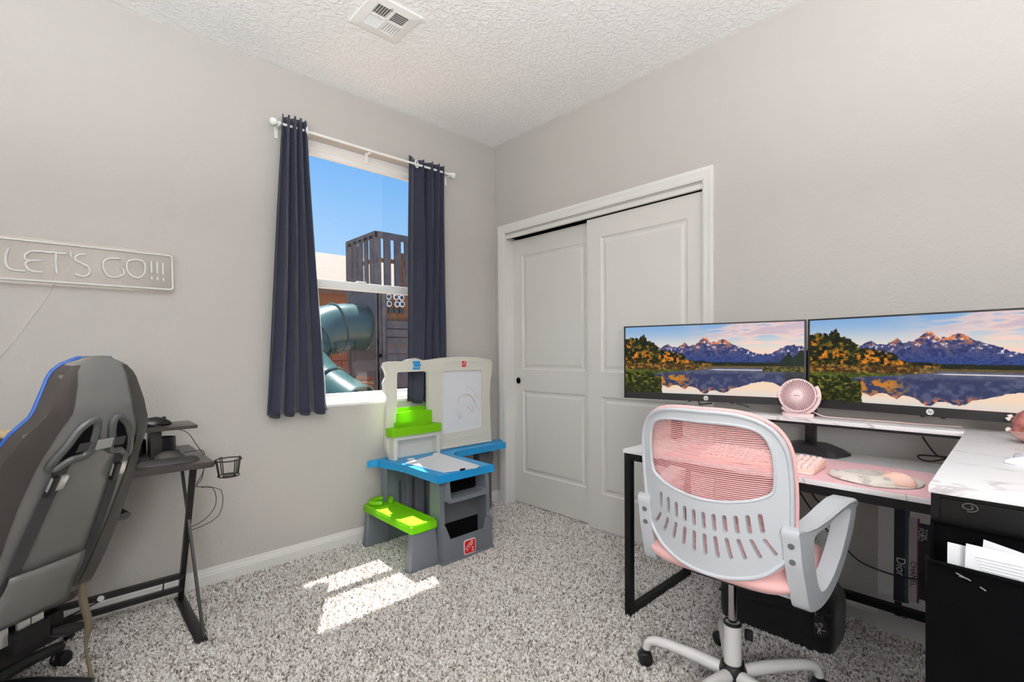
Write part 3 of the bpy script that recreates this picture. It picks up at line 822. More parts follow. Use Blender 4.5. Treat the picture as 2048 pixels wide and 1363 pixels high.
q = atZ(328, 849, .863)
m1 = mouse('computer_mouse', (.308, 2.545, .8622), .25, .118, .064, .040, BM, 'black wired mouse on the riser shelf of the gaming desk')
m2 = mouse('computer_mouse', (.335, 2.422, .7347), .15, .112, .062, .036, DM, 'dark wired mouse on the mouse pad of the gaming desk')
WIRE = mat('brown_wire', (52, 44, 40), .5)
tube('cable', [(.262, 2.53, .876), (.30, 2.47, .872), (.345, 2.42, .862), (.395, 2.41, .84), (.425, 2.42, .79), (.455, 2.45, .738), (.48, 2.50, .70), (.47, 2.55, .62), (.46, 2.60, .56), (.56, 2.62, .52), (.548, 2.62, .40), (.44, 2.62, .36), (.415, 2.64, .372)], .0017, WIRE, m1, 6, curve=3)
tube('cable', [(.39, 2.44, .75), (.43, 2.47, .748), (.468, 2.50, .738), (.478, 2.53, .69), (.474, 2.57, .60), (.455, 2.60, .56), (.52, 2.60, .545), (.535, 2.61, .46), (.49, 2.62, .395), (.43, 2.63, .37)], .0017, WIRE, m2, 6, curve=3)
def wrist_pad():
    o = empty('mouse_pad', (.33, 2.41, .7305), 'black mouse pad with a padded wrist rest on the gaming desk', 'mouse pad')
    sheet('pad', rrect(.215, 2.345, .425, 2.466, .055, 6), [], lambda a, b, s: (a, b, .7345 if s else .7302), BLACKP, o)
    def f(t, a):
        s = math.sin((1 - t) * math.pi / 2) ** .6
        return Vector((.318 + .108 * math.copysign(abs(math.cos(a)) ** .7, math.cos(a)) * (.75 + .25 * s), 2.345 + .036 * math.sin(a) * s, .7305 + .022 * t))
    blob('wrist_rest', f, 28, mat('wrist_fabric', (38, 35, 35), .6), o, 8)
wrist_pad()
# round-cornered black holder standing under the riser
hd = empty('desk_organizer', (.29, 2.66, .7305), 'low black open organizer with curved walls under the riser shelf', 'organizer')
for xc, nm in ((.235, 0), (.345, 1)):
    outl = [(xc + .052 * math.cos(t), 2.69 + .052 * math.sin(t)) for t in np.linspace(0, 2 * math.pi, 25)[:-1]]
    inl = [(xc + .048 * math.cos(t), 2.69 + .048 * math.sin(t)) for t in np.linspace(0, 2 * math.pi, 25)[:-1]]
    sheet('organizer_cup', outl, [inl], lambda a, b, s: (a, b, .79 if s else .7305), BLACKP, hd)
    lathe('cup_floor', [(.05, 0), (.05, .004)], (xc, 2.69, .7305), BLACKP, hd)
# tan folded fabric at the far left of the riser
fb = empty('folded_cloth', (-.12, 2.57, .862), 'tan ribbed cloth bundle on the riser behind the gaming chair', 'cloth')
TAN = mat('tan_cloth', (176, 150, 112), .9, var=(60, (206, 190, 156), .4, .65))
for k in range(7):
    t = k / 6
    tube('fold', [(-.30 + .03 * k, 2.49 + .02 * k, .874), (-.22 + .028 * k, 2.51 + .018 * k, .884 + .004 * math.sin(k)), (-.16 + .02 * k, 2.53 + .015 * k, .872)], [.010, .013, .009], TAN, fb, 8, curve=4)

# ------------------------------------------------------------------ gaming chair
def gaming_chair():
    PU = mat('gaming_leather', (104, 103, 100), .30, bump=(500, .08, .001), spec=.5)
    PUD = mat('gaming_leather_dark', (58, 53, 50), .4, bump=(500, .08, .001))
    PIPE = mat('blue_piping', (22, 74, 150), .5); STRAP = mat('strap_web', (52, 51, 52), .75, bump=(700, .3, .001))
    FRM = mat('cutout_frame', (70, 72, 70), .35)
    g = empty('gaming_chair', (-.22, 2.26, 0), 'black and grey gaming chair with blue piping, seen from behind', 'chair')
    Wv = Vector((.8, .6, 0)); Fv = Vector((-.6, .8, 0)); O = Vector((-.055, 2.03, 0))
    zk = [.40, .50, .70, .922, 1.02, 1.10, 1.165]
    bk = [-.015, .035, .135, .244, .264, .262, .250]
    hk = [0, .13, .25, .36, .48, .60, .68, .735, .79, .87, .94, .98, 1.0]
    hw = [.200, .222, .226, .226, .220, .202, .188, .174, .143, .120, .100, .070, .030]
    wk = [.04, .05, .055, .06, .06, .06, .05, .035, .02, .015, .012, .008, .004]     # wing wrap forward
    def cen(z): return O - Fv * float(np.interp(z, zk, bk)) + Vector((0, 0, z))
    def zt(t): return .40 + .765 * t
    def S(s, t, off=0.0):
        """point on the rear skin, s -1..1 across, off outwards (to the rear)"""
        z = zt(t); h_ = float(np.interp(t, hk, hw)); wr = float(np.interp(t, hk, wk))
        z2 = z + (-.004 * s * s)
        return cen(z2) + Wv * h_ * s + Fv * (wr * abs(s) ** 2.6 - off)
    ns, ntt = 24, 46; vs, fs = [], []
    for j in range(ntt + 1):
        t = j / ntt
        h_ = float(np.interp(t, hk, hw))
        row = []
        for i in range(ns + 1): row.append(S(-1 + 2 * i / ns, t))
        th = .085 if t < .9 else .085 * math.sqrt(max(0.02, 1 - ((t - .9) / .1) ** 2))
        for i in range(ns + 1):
            s = 1 - 2 * i / ns
            wr = float(np.interp(t, hk, wk))
            row.append(cen(zt(t)) + Wv * h_ * s * .97 + Fv * (wr * abs(s) ** 2.6 + th * (1 - .35 * abs(s) ** 4)))
        vs += row
    n = 2 * (ns + 1)
    for j in range(ntt):
        for i in range(n): fs.append((j * n + i, j * n + (i + 1) % n, (j + 1) * n + (i + 1) % n, (j + 1) * n + i))
    fs.append(tuple(range(n - 1, -1, -1))); fs.append(tuple(ntt * n + i for i in range(n)))
    back = raw('backrest', vs, fs, PU, g, smooth=True)
    # darker side bolsters, two strips just over the skin, shade put into the colour
    for sg in (-1, 1):
        v2, f2 = [], []
        prof_t = np.linspace(.02, .97, 40)
        def smin(t): return float(np.interp(t, [0, .5, .66, .8, .9, 1], [.60, .66, .68, .62, .66, .8]))
        for t in prof_t:
            for k in range(7):
                s = sg * (smin(t) + (1.0 - smin(t)) * k / 6)
                v2.append(S(s, t, .004))
            p = cen(zt(t)) + Wv * float(np.interp(t, hk, hw)) * sg * 1.004 + Fv * (float(np.interp(t, hk, wk)) + .045 * (1 if t < .9 else math.sqrt(max(.05, 1 - ((t - .9) / .1) ** 2))))
            v2.append(p)
        for j in range(len(prof_t) - 1):
            for k in range(7): f2.append((j * 8 + k, j * 8 + k + 1, j * 8 + 9 + k, j * 8 + 8 + k))
        raw('side_bolster', v2, f2, PUD, g, smooth=True)
    # blue piping round the front seam
    pts = []
    for sg in (-1, 1):
        L = []
        for t in np.linspace(.02, .992, 44):
            L.append(cen(zt(t)) + Wv * float(np.interp(t, hk, hw)) * sg * 1.0 + Fv * (float(np.interp(t, hk, wk)) + .046 * (1 if t < .9 else math.sqrt(max(.05, 1 - ((t - .9) / .1) ** 2)))))
        pts.append(L)
    tube('piping', pts[0] + pts[1][::-1], .0055, PIPE, g, 8)
    # two framed cutouts: dark panels on the skin stand for shaded openings
    def cut(pl, mirror):
        P = [((-s if mirror else s), t) for s, t in pl]
        c = (sum(p[0] for p in P) / len(P), sum(p[1] for p in P) / len(P))
        loop = crom([(a, b, 0) for a, b in P], 3, True)
        tube('cutout_frame', [S(p.x, p.y, .006) for p in loop], .0105, FRM, g, 8, closed=True)
        V = [S(p.x, p.y, .0045) for p in loop]; m_ = len(V)
        V.append(S(c[0], c[1], .0045))
        raw('cutout_dark_panel', V, [(i, (i + 1) % m_, m_) for i in range(m_)], DARK, g)
    shape = [(.14, .685), (.13, .735), (.19, .765), (.34, .748), (.43, .715), (.56, .62), (.50, .60), (.36, .625), (.20, .632), (.15, .65)]
    cut(shape, True); cut(shape, False)
    # centre strap with buckle
    raw('centre_strap', [S(s, t, .014) for s, t in ((-.36, .650), (-.36, .684), (.36, .684), (.36, .650))], [(0, 1, 2, 3)], STRAP, g)
    obox('buckle', S(0, .667, .016), Wv, (S(0, .7) - S(0, .64)), Fv, .022, .016, .005, mat('buckle_grey', (140, 142, 140), .35), g, bev=.003)
    # long straps down the back
    for sg in (-1, 1):
        V, F_ = [], []
        tl = np.linspace(.615, .03, 22)
        for t in tl:
            sc_ = sg * float(np.interp(t, [0, .62], [.50, .40])); dw = .016 / float(np.interp(t, hk, hw))
            o1 = .006 + .004 * math.sin(math.pi * (t - .03) / .585)
            for e in (-1, 1): V.append(S(sc_ + e * dw, t, o1))
            for e in (1, -1): V.append(S(sc_ + e * dw, t, o1 - .003))
        for j in range(len(tl) - 1):
            for k in range(4): F_.append((j * 4 + k, j * 4 + (k + 1) % 4, j * 4 + 4 + (k + 1) % 4, j * 4 + 4 + k))
        raw('strap', V, F_, STRAP, g)
        bt = .545; sc_ = sg * .41
        upv = (S(sc_, bt + .03) - S(sc_, bt - .03)).normalized()
        obox('strap_buckle', S(sc_, bt, .014), Wv, upv, Wv.cross(upv), .021, .022, .005, mat('buckle_silver', (196, 196, 194), .25, .6), g, bev=.003)
        obox('strap_slide', S(sc_ - .05, bt - .008, .016), Wv, upv, Wv.cross(upv), .010, .03, .006, BLACKP, g, bev=.003)
    # lower flap
    V, F_ = [], []
    for j in range(9):
        t = .205 - .215 * j / 8
        for i in range(9):
            s = -.60 + 1.02 * i / 8 + (.02 * math.sin(j))
            V.append(S(s * (.85 + .02 * j), max(t, 0), .014 + .012 * math.sin(math.pi * j / 8) * math.sin(math.pi * i / 8)) + Vector((0, 0, min(t, 0) * .76)))
    for j in range(8):
        for i in range(8): F_.append((j * 9 + i, j * 9 + i + 1, j * 9 + 10 + i, j * 9 + 9 + i))
    fl_ = raw('recline_flap', V, F_, PU, g, smooth=True); md = fl_.modifiers.new('t', 'SOLIDIFY'); md.thickness = .004
    edge = [V[i] for i in range(9)] ; tube('flap_seam', edge, .003, PUD, g, 6)
    # bracket, seat, mechanism, base
    ch = mat('bracket_steel', (188, 186, 182), .3, .7)
    for s in (-.42, -.16, .02):
        p = S(s, 0, .004); obox('bracket_plate', p + Vector((0, 0, -.02)), Wv, (0, 0, 1), Fv, .016, .045, .005, ch, g, bev=.002)
    seat_c = O + Fv * .27
    obox('seat', seat_c + Fv * .02 + Vector((0, 0, .392)), Wv, Fv, (0, 0, 1), .185, .22, .05, PUD, g, bev=.03)
    obox('mechanism', seat_c + Fv * -.06 + Vector((0, 0, .30)), Wv, Fv, (0, 0, 1), .11, .16, .045, BLACKM, g, bev=.006)
    obox('bracket_arm', O + Fv * .03 + Wv * -.02 + Vector((0, 0, .335)), Wv, Fv, (0, 0, 1), .05, .035, .03, BLACKM, g, bev=.004)
    lv = O + Fv * .03 + Wv * .05 + Vector((0, 0, .30))
    tube('recline_lever', [lv, lv + Wv * .05 + Vector((0, 0, -.02)), lv + Wv * .10 + Vector((0, 0, -.03))], [.012, .02, .012], BLACKP, g, 8)
    base = seat_c + Vector((0, 0, 0))
    tube('gas_lift', [base + Vector((0, 0, .07)), base + Vector((0, 0, .30))], .027, BLACKM, g, 14)
    for k in range(5):
        a = math.radians(48 + 72 * k); u = Vector((math.cos(a), math.sin(a), 0))
        l_ = tube('base_leg', [base + u * .02 + Vector((0, 0, .115)), base + u * .16 + Vector((0, 0, .105)), base + u * .31 + Vector((0, 0, .075))], [.03, .024, .018], BLACKP, g, 8)
        cw = base + u * .31
        lathe('caster', [(.004, -.022), (.026, -.02), (.028, -.008), (.024, -.002), (.024, .002), (.028, .008), (.026, .02), (.004, .022)], cw + Vector((0, 0, .029)), BLACKP, l_, axis=(-u.y, u.x, 0), n=16)
    # arm rests
    for sg in (-1, 1):
        ap = O + Wv * (.292 * sg) + Fv * .02
        tube('armrest', [ap + Vector((0, 0, .585)), ap + Fv * .06 + Vector((0, 0, .60)), ap + Fv * .16 + Vector((0, 0, .60)), ap + Fv * .27 + Vector((0, 0, .595))], [.028, .040, .042, .036], BLACKP, g, 10, flat=.5)
        tube('arm_post', [ap + Fv * .16 + Vector((0, 0, .59)), ap + Fv * .16 - Wv * sg * .01 + Vector((0, 0, .36)), ap + Fv * .16 - Wv * sg * .14 + Vector((0, 0, .335))], .02, BLACKP, g, 8)
    # loose strap end hanging from the back
    e = S(.72, .02, .004)
    hp = [e, e + Vector((0, 0, -.06)), e + Vector((.012, -.005, -.14)), e + Vector((.004, 0, -.22)), e + Vector((.014, -.01, -.32)), e + Vector((.008, -.02, -.395))]
    cp = crom(hp, 4); wr_ = list(np.interp(np.linspace(0, 1, len(cp)), [0, .2, .45, .6, .8, 1], [.008, .012, .010, .004, .006, .003]))
    V = []; F_ = []
    for p, r_ in zip(cp, wr_):
        V += [p + Vector((-r_, .002, 0)), p + Vector((r_, -.002, 0))]
    for i in range(len(cp) - 1): F_.append((2 * i, 2 * i + 1, 2 * i + 3, 2 * i + 2))
    hs = raw('hanging_strap', V, F_, mat('tan_strap', (98, 88, 70), .8), g, smooth=True); md = hs.modifiers.new('t', 'SOLIDIFY'); md.thickness = .002
gaming_chair()
# loose plug lying on the carpet
pc = empty('power_cable', (.02, 2.6, 0), 'thin black cable with a plug on the carpet by the gaming chair', 'cable')
tube('wire', [atZ(52, 1318, .012), atZ(80, 1308, .012), atZ(108, 1296, .012), atZ(122, 1284, .012), atZ(130, 1277, .012)], .0025, CABLE, pc, 6, curve=3)
p0, p1 = atZ(130, 1277, .014), atZ(146, 1267, .014)
tube('plug', [p0, p1], .009, BLACKP, pc, 8)

# ------------------------------------------------------------------ monitor desk
SHZ = .89
XD0, XD1, YD0, YD1 = 1.800, 2.372, .131, 1.203
def monitor_desk():
    d = empty('monitor_desk', (2.08, .66, 0), 'black metal desk with marble top and raised monitor shelf by the closet', 'desk')
    box('desk_top', (XD0, YD0, .719), (XD1, YD1, .735), MARBLE, d, bev=.0015)
    fr = .030; zt = .719
    for y0 in (YD1 - fr - .004, YD0 + .004):
        box('leg', (XD0 + .006, y0, 0), (XD0 + .006 + fr, y0 + fr, zt), BLACKM, d)
        box('leg', (XD1 - .006 - fr, y0, 0), (XD1 - .006, y0 + fr, zt), BLACKM, d)
        box('foot_rail', (XD0 + .036, y0, .004), (XD1 - .036, y0 + fr, .034), BLACKM, d)
        box('side_rail', (XD0 + .036, y0, zt - fr), (XD1 - .036, y0 + fr, zt), BLACKM, d)
    ya, yb = YD0 + .034, YD1 - .034
    box('front_rail', (XD0 + .006, ya, zt - fr), (XD0 + .036, yb, zt), BLACKM, d)
    box('rear_rail', (XD1 - .036, ya, zt - fr), (XD1 - .006, yb, zt), BLACKM, d)
    box('low_rail', (XD1 - .036, ya, .140), (XD1 - .006, yb, .168), BLACKM, d)
    sh = empty('monitor_shelf', (2.2, .66, .735), parent=d)
    box('shelf_board', (2.155, .1305, SHZ - .016), (2.262, 1.19, SHZ), MARBLE, sh, bev=.0015)
    box('shelf_frame', (2.160, .1305, SHZ - .026), (2.257, 1.185, SHZ - .016), BLACKM, sh)
    box('shelf_leg', (2.18, 1.155, .735), (2.205, 1.18, SHZ - .026), BLACKM, sh)
    box('shelf_leg', (2.225, 1.155, .735), (2.25, 1.18, SHZ - .026), BLACKM, sh)
    return d
monitor_desk()

def cabinet():
    c = empty('drawer_cabinet', (1.76, -.3, 0), 'black drawer cabinet with a marble top beside the monitor desk', 'cabinet')
    CB = mat('cabinet_black', (9, 8, 8), .5, spec=.2)
    box('cabinet_body', (1.29, -.84, 0), (2.245, .1265, SHZ - .016), CB, c)
    box('cabinet_top', (1.278, -.85, SHZ - .016), (2.262, .1295, SHZ), MARBLE, c, bev=.0015)
    for k, (z0, z1) in enumerate(((.755, .865), (.52, .745), (.28, .51), (.05, .27))):
        dr = box('drawer_front', (1.2845, -.82, z0), (1.2905, .112, z1), CB, c, bev=.002)
        p = atX(1938, 1013, 1.283)
        pts = []
        for i in range(22):
            t = i / 21; a = 2.2 + 9.0 * t; r = .004 + .0085 * t
            pts.append((1.281, p.y + r * 1.15 * math.cos(a), (p.z if k == 0 else (z0 + z1) / 2) + r * .75 * math.sin(a)))
        tube('spiral_knob', pts, .0012, mat('knob_metal', (120, 116, 112), .3, .8), dr, 6)
cabinet()

# pink desk mat
dm = sheet('desk_mat', rrect(1.806, .137, 2.165, 1.02, .012), [], lambda a, b, s: (a, b, .7385 if s else .7355), mat('pink_mat', (236, 190, 196), .7, bump=(500, .1, .001)), None, smooth=False)
tag(dm, 'large pink desk mat under the keyboard and mouse pad', 'desk mat')

def keyboard():
    KB = mat('keyboard_peach', (246, 206, 190), .4); KC = mat('keycap_pink', (248, 222, 218), .35)
    k = empty('keyboard', (1.93, .68, .739), 'peach pink keyboard with round keycaps on the pink desk mat', 'keyboard')
    y0, y1 = .482, .885; x0, x1 = 1.852, 2.005
    zf, zb = .752, .772
    vs = [(x0, y0, .739), (x0, y1, .739), (x1, y1, .742), (x1, y0, .742), (x0, y0, zf), (x0, y1, zf), (x1, y1, zb), (x1, y0, zb)]
    b = raw('keyboard_body', vs, [(0, 1, 2, 3), (4, 7, 6, 5), (0, 4, 5, 1), (1, 5, 6, 2), (2, 6, 7, 3), (3, 7, 4, 0)], KB, k)
    md = b.modifiers.new('bev', 'BEVEL'); md.width = .004; md.segments = 2
    box('front_strip', (x0 - .006, y0 + .004, .7395), (x0 + .001, y0 + .075, .7455), mat('keyboard_strip', (244, 226, 222), .4), k, bev=.001)
    sl = (zb - zf) / (x1 - x0); up = Vector((-sl, 0, 1)).normalized()
    key0 = None
    for r in range(6):
        x = x0 + .020 + r * .0205 + (.006 if r == 5 else 0)
        c = 0; y = y0 + .014
        while y < y1 - .010:
            wide = (r == 0 and 5 <= c <= 5)
            if not (c == 4 and r in (2, 3) and False):
                p = Vector((x, y, zf + sl * (x - x0)))
                if key0 is None:
                    key0 = lathe('keycap', [(.0085, 0), (.0088, .004), (.0076, .0085), (.0066, .0095), (.004, .0088)], (0, 0, 0), KC, None, axis=up, n=12)
                    o = key0
                else:
                    o = key0.copy(); COL.objects.link(o)
                o.location = p
                attach(o, k)
                if r == 0 and c in (3, 8, 9, 10):
                    o.scale = (1, 1.5, 1); y += .006
            c += 1; y += .0198 + (.006 if c in (4, 7) else 0)
keyboard()

def mouse_pad_marble():
    m_ = mat('pad_marble', (226, 219, 210), .5, var=(28, (176, 165, 158), .52, .7))
    o = empty('mouse_pad', (1.94, .325, .7386), 'round marble-print mouse pad with a wrist cushion on the pink mat', 'mouse pad')
    n = 40; pts = []
    for i in range(n):
        t = 2 * math.pi * i / n; r = .118 * (1 + .012 * math.cos(6 * t))
        pts.append((1.945 + r * math.cos(t), .323 + r * math.sin(t)))
    sheet('pad', pts, [], lambda a, b, s: (a, b, .7425 if s else .7386), m_, o, step=.03)
    sheet('pad_base', [((a - 1.945) * 1.012 + 1.945, (b - .323) * 1.012 + .323) for a, b in pts], [], lambda a, b, s: (a, b, .7398 if s else .7386), BLACKP, o)
    def f(t, a):
        s = math.sin((1 - t) * math.pi / 2) ** .6
        ca, sa = math.cos(a), math.sin(a)
        y = .352 + .102 * ca * (.8 + .2 * s); x = 1.872 + .042 * sa * s + .35 * (y - .352) ** 2 / .1
        return Vector((x, y, .7425 + .020 * t))
    blob('wrist_cushion', f, 30, m_, o, 8)
mouse_pad_marble()
PK = mat('mouse_peach', (248, 208, 192), .35)
pm = mouse('computer_mouse', (1.905, .268, .7427), 1.25, .108, .062, .036, PK, 'peach pink mouse resting on the round marble mouse pad', scroll=mat('peach_dark', (214, 160, 150), .4))
wm = mouse('computer_mouse', (1.655, -.018, SHZ + .0002), 1.9, .105, .058, .022, mat('mouse_white', (236, 238, 244), .3), 'slim white mouse on the marble cabinet top', scroll=mat('mouse_grey', (150, 152, 160), .4))

# ------------------------------------------------------------------ monitors
def landscape(nx=620, ny=262):
    u = (np.arange(nx) + .5) / nx; v = (np.arange(ny) + .5) / ny
    U, V = np.meshgrid(u, v)
    def noise(fx, fy, seed, oct_=4):
        r = np.random.default_rng(seed); out = np.zeros_like(U); amp = 1; tot = 0
        for o in range(oct_):
            gx, gy = int(fx * 2 ** o) + 2, int(fy * 2 ** o) + 2
            g = r.random((gy + 1, gx + 1)); x = U * (gx - 1); y = V * (gy - 1)
            xi = x.astype(int); yi = y.astype(int); fx_ = x - xi; fy_ = y - yi
            fx_ = fx_ * fx_ * (3 - 2 * fx_); fy_ = fy_ * fy_ * (3 - 2 * fy_)
            out += amp * ((g[yi, xi] * (1 - fx_) + g[yi, xi + 1] * fx_) * (1 - fy_) + (g[yi + 1, xi] * (1 - fx_) + g[yi + 1, xi + 1] * fx_) * fy_)
            tot += amp; amp *= .55
        return out / tot
    C = lambda *c: np.array(c, float)
    def mix(a, b, k): return a * (1 - k[..., None]) + b * k[..., None]
    sm = lambda a, b, x: np.clip((x - a) / (b - a), 0, 1) ** 2 * (3 - 2 * np.clip((x - a) / (b - a), 0, 1))
    n1, n2, n3, n4 = noise(9, 6, 1), noise(40, 22, 2), noise(80, 40, 3), noise(5, 14, 4)
    def sky(Vv, Uu, nn):
        s = mix(np.broadcast_to(C(132, 172, 216), U.shape + (3,)), C(222, 216, 208), sm(.0, .36, Vv))
        s = mix(s, C(250, 214, 182), sm(.26, .46, Vv) * .8)
        cl = sm(.30, .75, Uu) * sm(.40, .60, nn) * (1 - sm(.36, .5, Vv))
        s = mix(s, C(246, 208, 196), cl * .9)
        s = mix(s, C(176, 164, 190), cl * sm(.55, .72, nn) * .6 * (1 - sm(.12, .24, Vv)))
        return s
    img = sky(V, U, n4)
    rx = [0, .10, .20, .24, .275, .30, .335, .375, .40, .44, .47, .485, .50, .525, .55, .58, .60, .615, .64, .68, .74, .80, .85, .88, .92, .955, 1.0]
    ry = [.46, .42, .36, .315, .262, .312, .318, .245, .30, .285, .215, .185, .182, .245, .25, .215, .212, .228, .285, .315, .385, .425, .41, .36, .315, .305, .335]
    ridge = np.interp(U, rx, ry) + (n3 - .5) * .035
    mt = V > ridge
    depth = V - ridge
    slope = np.interp(U + .008, rx, ry) - np.interp(U - .008, rx, ry)
    face = n2 + (n3 - .5) * .8
    base = mix(np.broadcast_to(C(66, 74, 124), U.shape + (3,)), C(40, 66, 132), sm(.38, .56, V))
    base = mix(base, C(96, 84, 112), sm(.52, .7, face) * (1 - sm(.36, .50, V)))
    base = mix(base, C(34, 44, 92), sm(.5, .3, face) * .7)
    alpen = (1 - sm(.0, .11, depth)) * (1 - sm(.24, .31, ridge)) * sm(.40, .70, face + .10) * (1 - sm(.30, .42, V)) * sm(.2, .3, U)
    base = mix(base, C(228, 128, 70), alpen)
    base = mix(base, C(236, 226, 230), (sm(.66, .72, n3) * (1 - sm(.05, .16, depth)) * (V < .45)) * .8)
    img = np.where(mt[..., None], base, img)
    # far tree line
    far = .545 - .02 * n3 - .02 * sm(.35, .45, U) * (1 - sm(.45, .6, U))
    tl = (V > far) & (V < .66)
    img = np.where(tl[..., None], mix(np.broadcast_to(C(22, 30, 22), U.shape + (3,)), C(92, 66, 24), sm(.5, .8, n2) * (1 - sm(.45, .75, U))), img)
    # right dark spruces
    sp = np.minimum.reduce([np.abs(U - c) * k + t for c, t, k in ((.925, .385, 4.2), (.985, .36, 3.5), (.955, .45, 4.0), (.90, .48, 4.5))]) + (n3 - .5) * .05
    img = np.where(((V > sp) & (V < .64) & (U > .86))[..., None], mix(np.broadcast_to(C(10, 20, 16), U.shape + (3,)), C(28, 44, 28), n2), img)
    # left autumn trees
    can = np.interp(U, [0, .04, .09, .115, .125, .14, .17, .20, .23, .27, .31, .36, .40, .46], [.17, .15, .19, .14, .13, .20, .22, .26, .36, .36, .38, .42, .50, .56]) + (n3 - .5) * .07 + (n2 - .5) * .05
    tr = (V > can) & (V < .62) & (U < .46)
    tc_ = mix(np.broadcast_to(C(34, 38, 16), U.shape + (3,)), C(112, 96, 30), sm(.42, .66, n2))
    tc_ = mix(tc_, C(12, 16, 10), sm(.55, .38, n3) * .75)
    org = np.zeros_like(U)
    for cx, cy, a, b in ((.065, .43, .022, .12), (.125, .43, .018, .09), (.152, .45, .016, .10), (.245, .46, .03, .10), (.29, .46, .035, .10), (.34, .49, .035, .08), (.39, .53, .02, .04), (.02, .26, .03, .06), (.015, .5, .012, .06)):
        org = np.maximum(org, np.clip(1.25 - ((U - cx) / a) ** 2 - ((V - cy) / b) ** 2, 0, 1))
    tc_ = mix(tc_, C(214, 126, 30), np.clip(org * sm(.40, .66, n2 + (n3 - .5) * .9), 0, 1))
    img = np.where(tr[..., None], tc_, img)
    # shore and meadow
    sh = .555 + .02 * (n2 - .5)
    shb = np.interp(U, [0, .15, .22, .4, .48, .52, .53, 1], [.80, .74, .70, .66, .632, .625, .60, .60])
    me_ = (V > sh) & (V < shb) & (U < .53)
    mc = mix(np.broadcast_to(C(70, 48, 22), U.shape + (3,)), C(150, 110, 44), sm(.4, .7, n3)); mc = mix(mc, C(70, 92, 32), sm(.62, .68, V) * .8)
    img = np.where(me_[..., None], mc, img)
    far_sh = (V > .585) & (V < .615) & (U > .46)
    img = np.where(far_sh[..., None], mix(np.broadcast_to(C(74, 62, 36), U.shape + (3,)), C(120, 100, 52), n3), img)
    rs = (V > .59 + .02 * (n2 - .5)) & (V < .66) & (U > .80)
    img = np.where(rs[..., None], mix(np.broadcast_to(C(48, 44, 20), U.shape + (3,)), C(110, 104, 40), sm(.4, .7, n3)), img)
    # water with the mirrored scene
    wa = (V >= shb) & (V > .612) & ~me_ & ~(rs & (V < .66))
    Vm = np.clip(.625 - (V - .625) * 1.22, 0, 1)
    rip = (n4 - .5) * .010
    rr = np.interp(U, rx, ry) + (n3 - .5) * .02 + rip
    wc = sky(np.clip(Vm + .12, 0, .5), U * .7 + .1, n4)
    rfl = mix(np.broadcast_to(C(50, 58, 96), U.shape + (3,)), C(84, 88, 118), sm(.4, .7, n2))
    rfl = mix(rfl, C(222, 118, 62), (1 - sm(0, .085, Vm - rr)) * sm(.46, .66, n2 + (n3 - .5) * .5) * (1 - sm(.24, .33, rr)))
    wc = np.where((Vm > rr)[..., None], rfl, wc)
    dk = (1 - sm(.66, .72, V)) * .55
    wc = mix(wc, C(104, 104, 118), dk)
    wc = mix(wc, C(236, 226, 222), (1 - sm(.0, .012, np.abs(V - .640))) * sm(.50, .56, U) * (1 - sm(.80, .86, U)))
    wc = mix(wc, C(206, 128, 40), sm(.20, .24, U) * (1 - sm(.34, .44, U)) * sm(.70, .74, V) * (1 - sm(.84, .92, V)) * sm(.35, .6, n2) * .9)
    wc = mix(wc, C(40, 44, 40), sm(.88, .93, U) * (1 - sm(.78, .92, V)) * .7)
    img = np.where(wa[..., None], wc, img)
    fgr = (V > .70 + (n3 - .5) * .10 + .5 * np.clip(U - .15, 0, 1)) & (U < .235 + (n3 - .5) * .03)
    fc = mix(np.broadcast_to(C(30, 36, 12), U.shape + (3,)), C(128, 124, 46), sm(.42, .7, n3) * (1 - .6 * sm(.78, .95, V)))
    img = np.where(fgr[..., None], fc, img)
    n5 = noise(170, 80, 9, 2)
    land = (V > can) & (U < .5) & (V < .62) | fgr | me_ | rs
    img = img * np.where(land, .55 + .9 * n5, np.where(mt & (V < .6), .78 + .44 * n5, 1.0))[..., None]
    c = np.clip(img, 0, 255) / 255
    c = np.where(c <= .04045, c / 12.92, ((c + .055) / 1.055) ** 2.4)
    return c.astype(np.float32), nx, ny

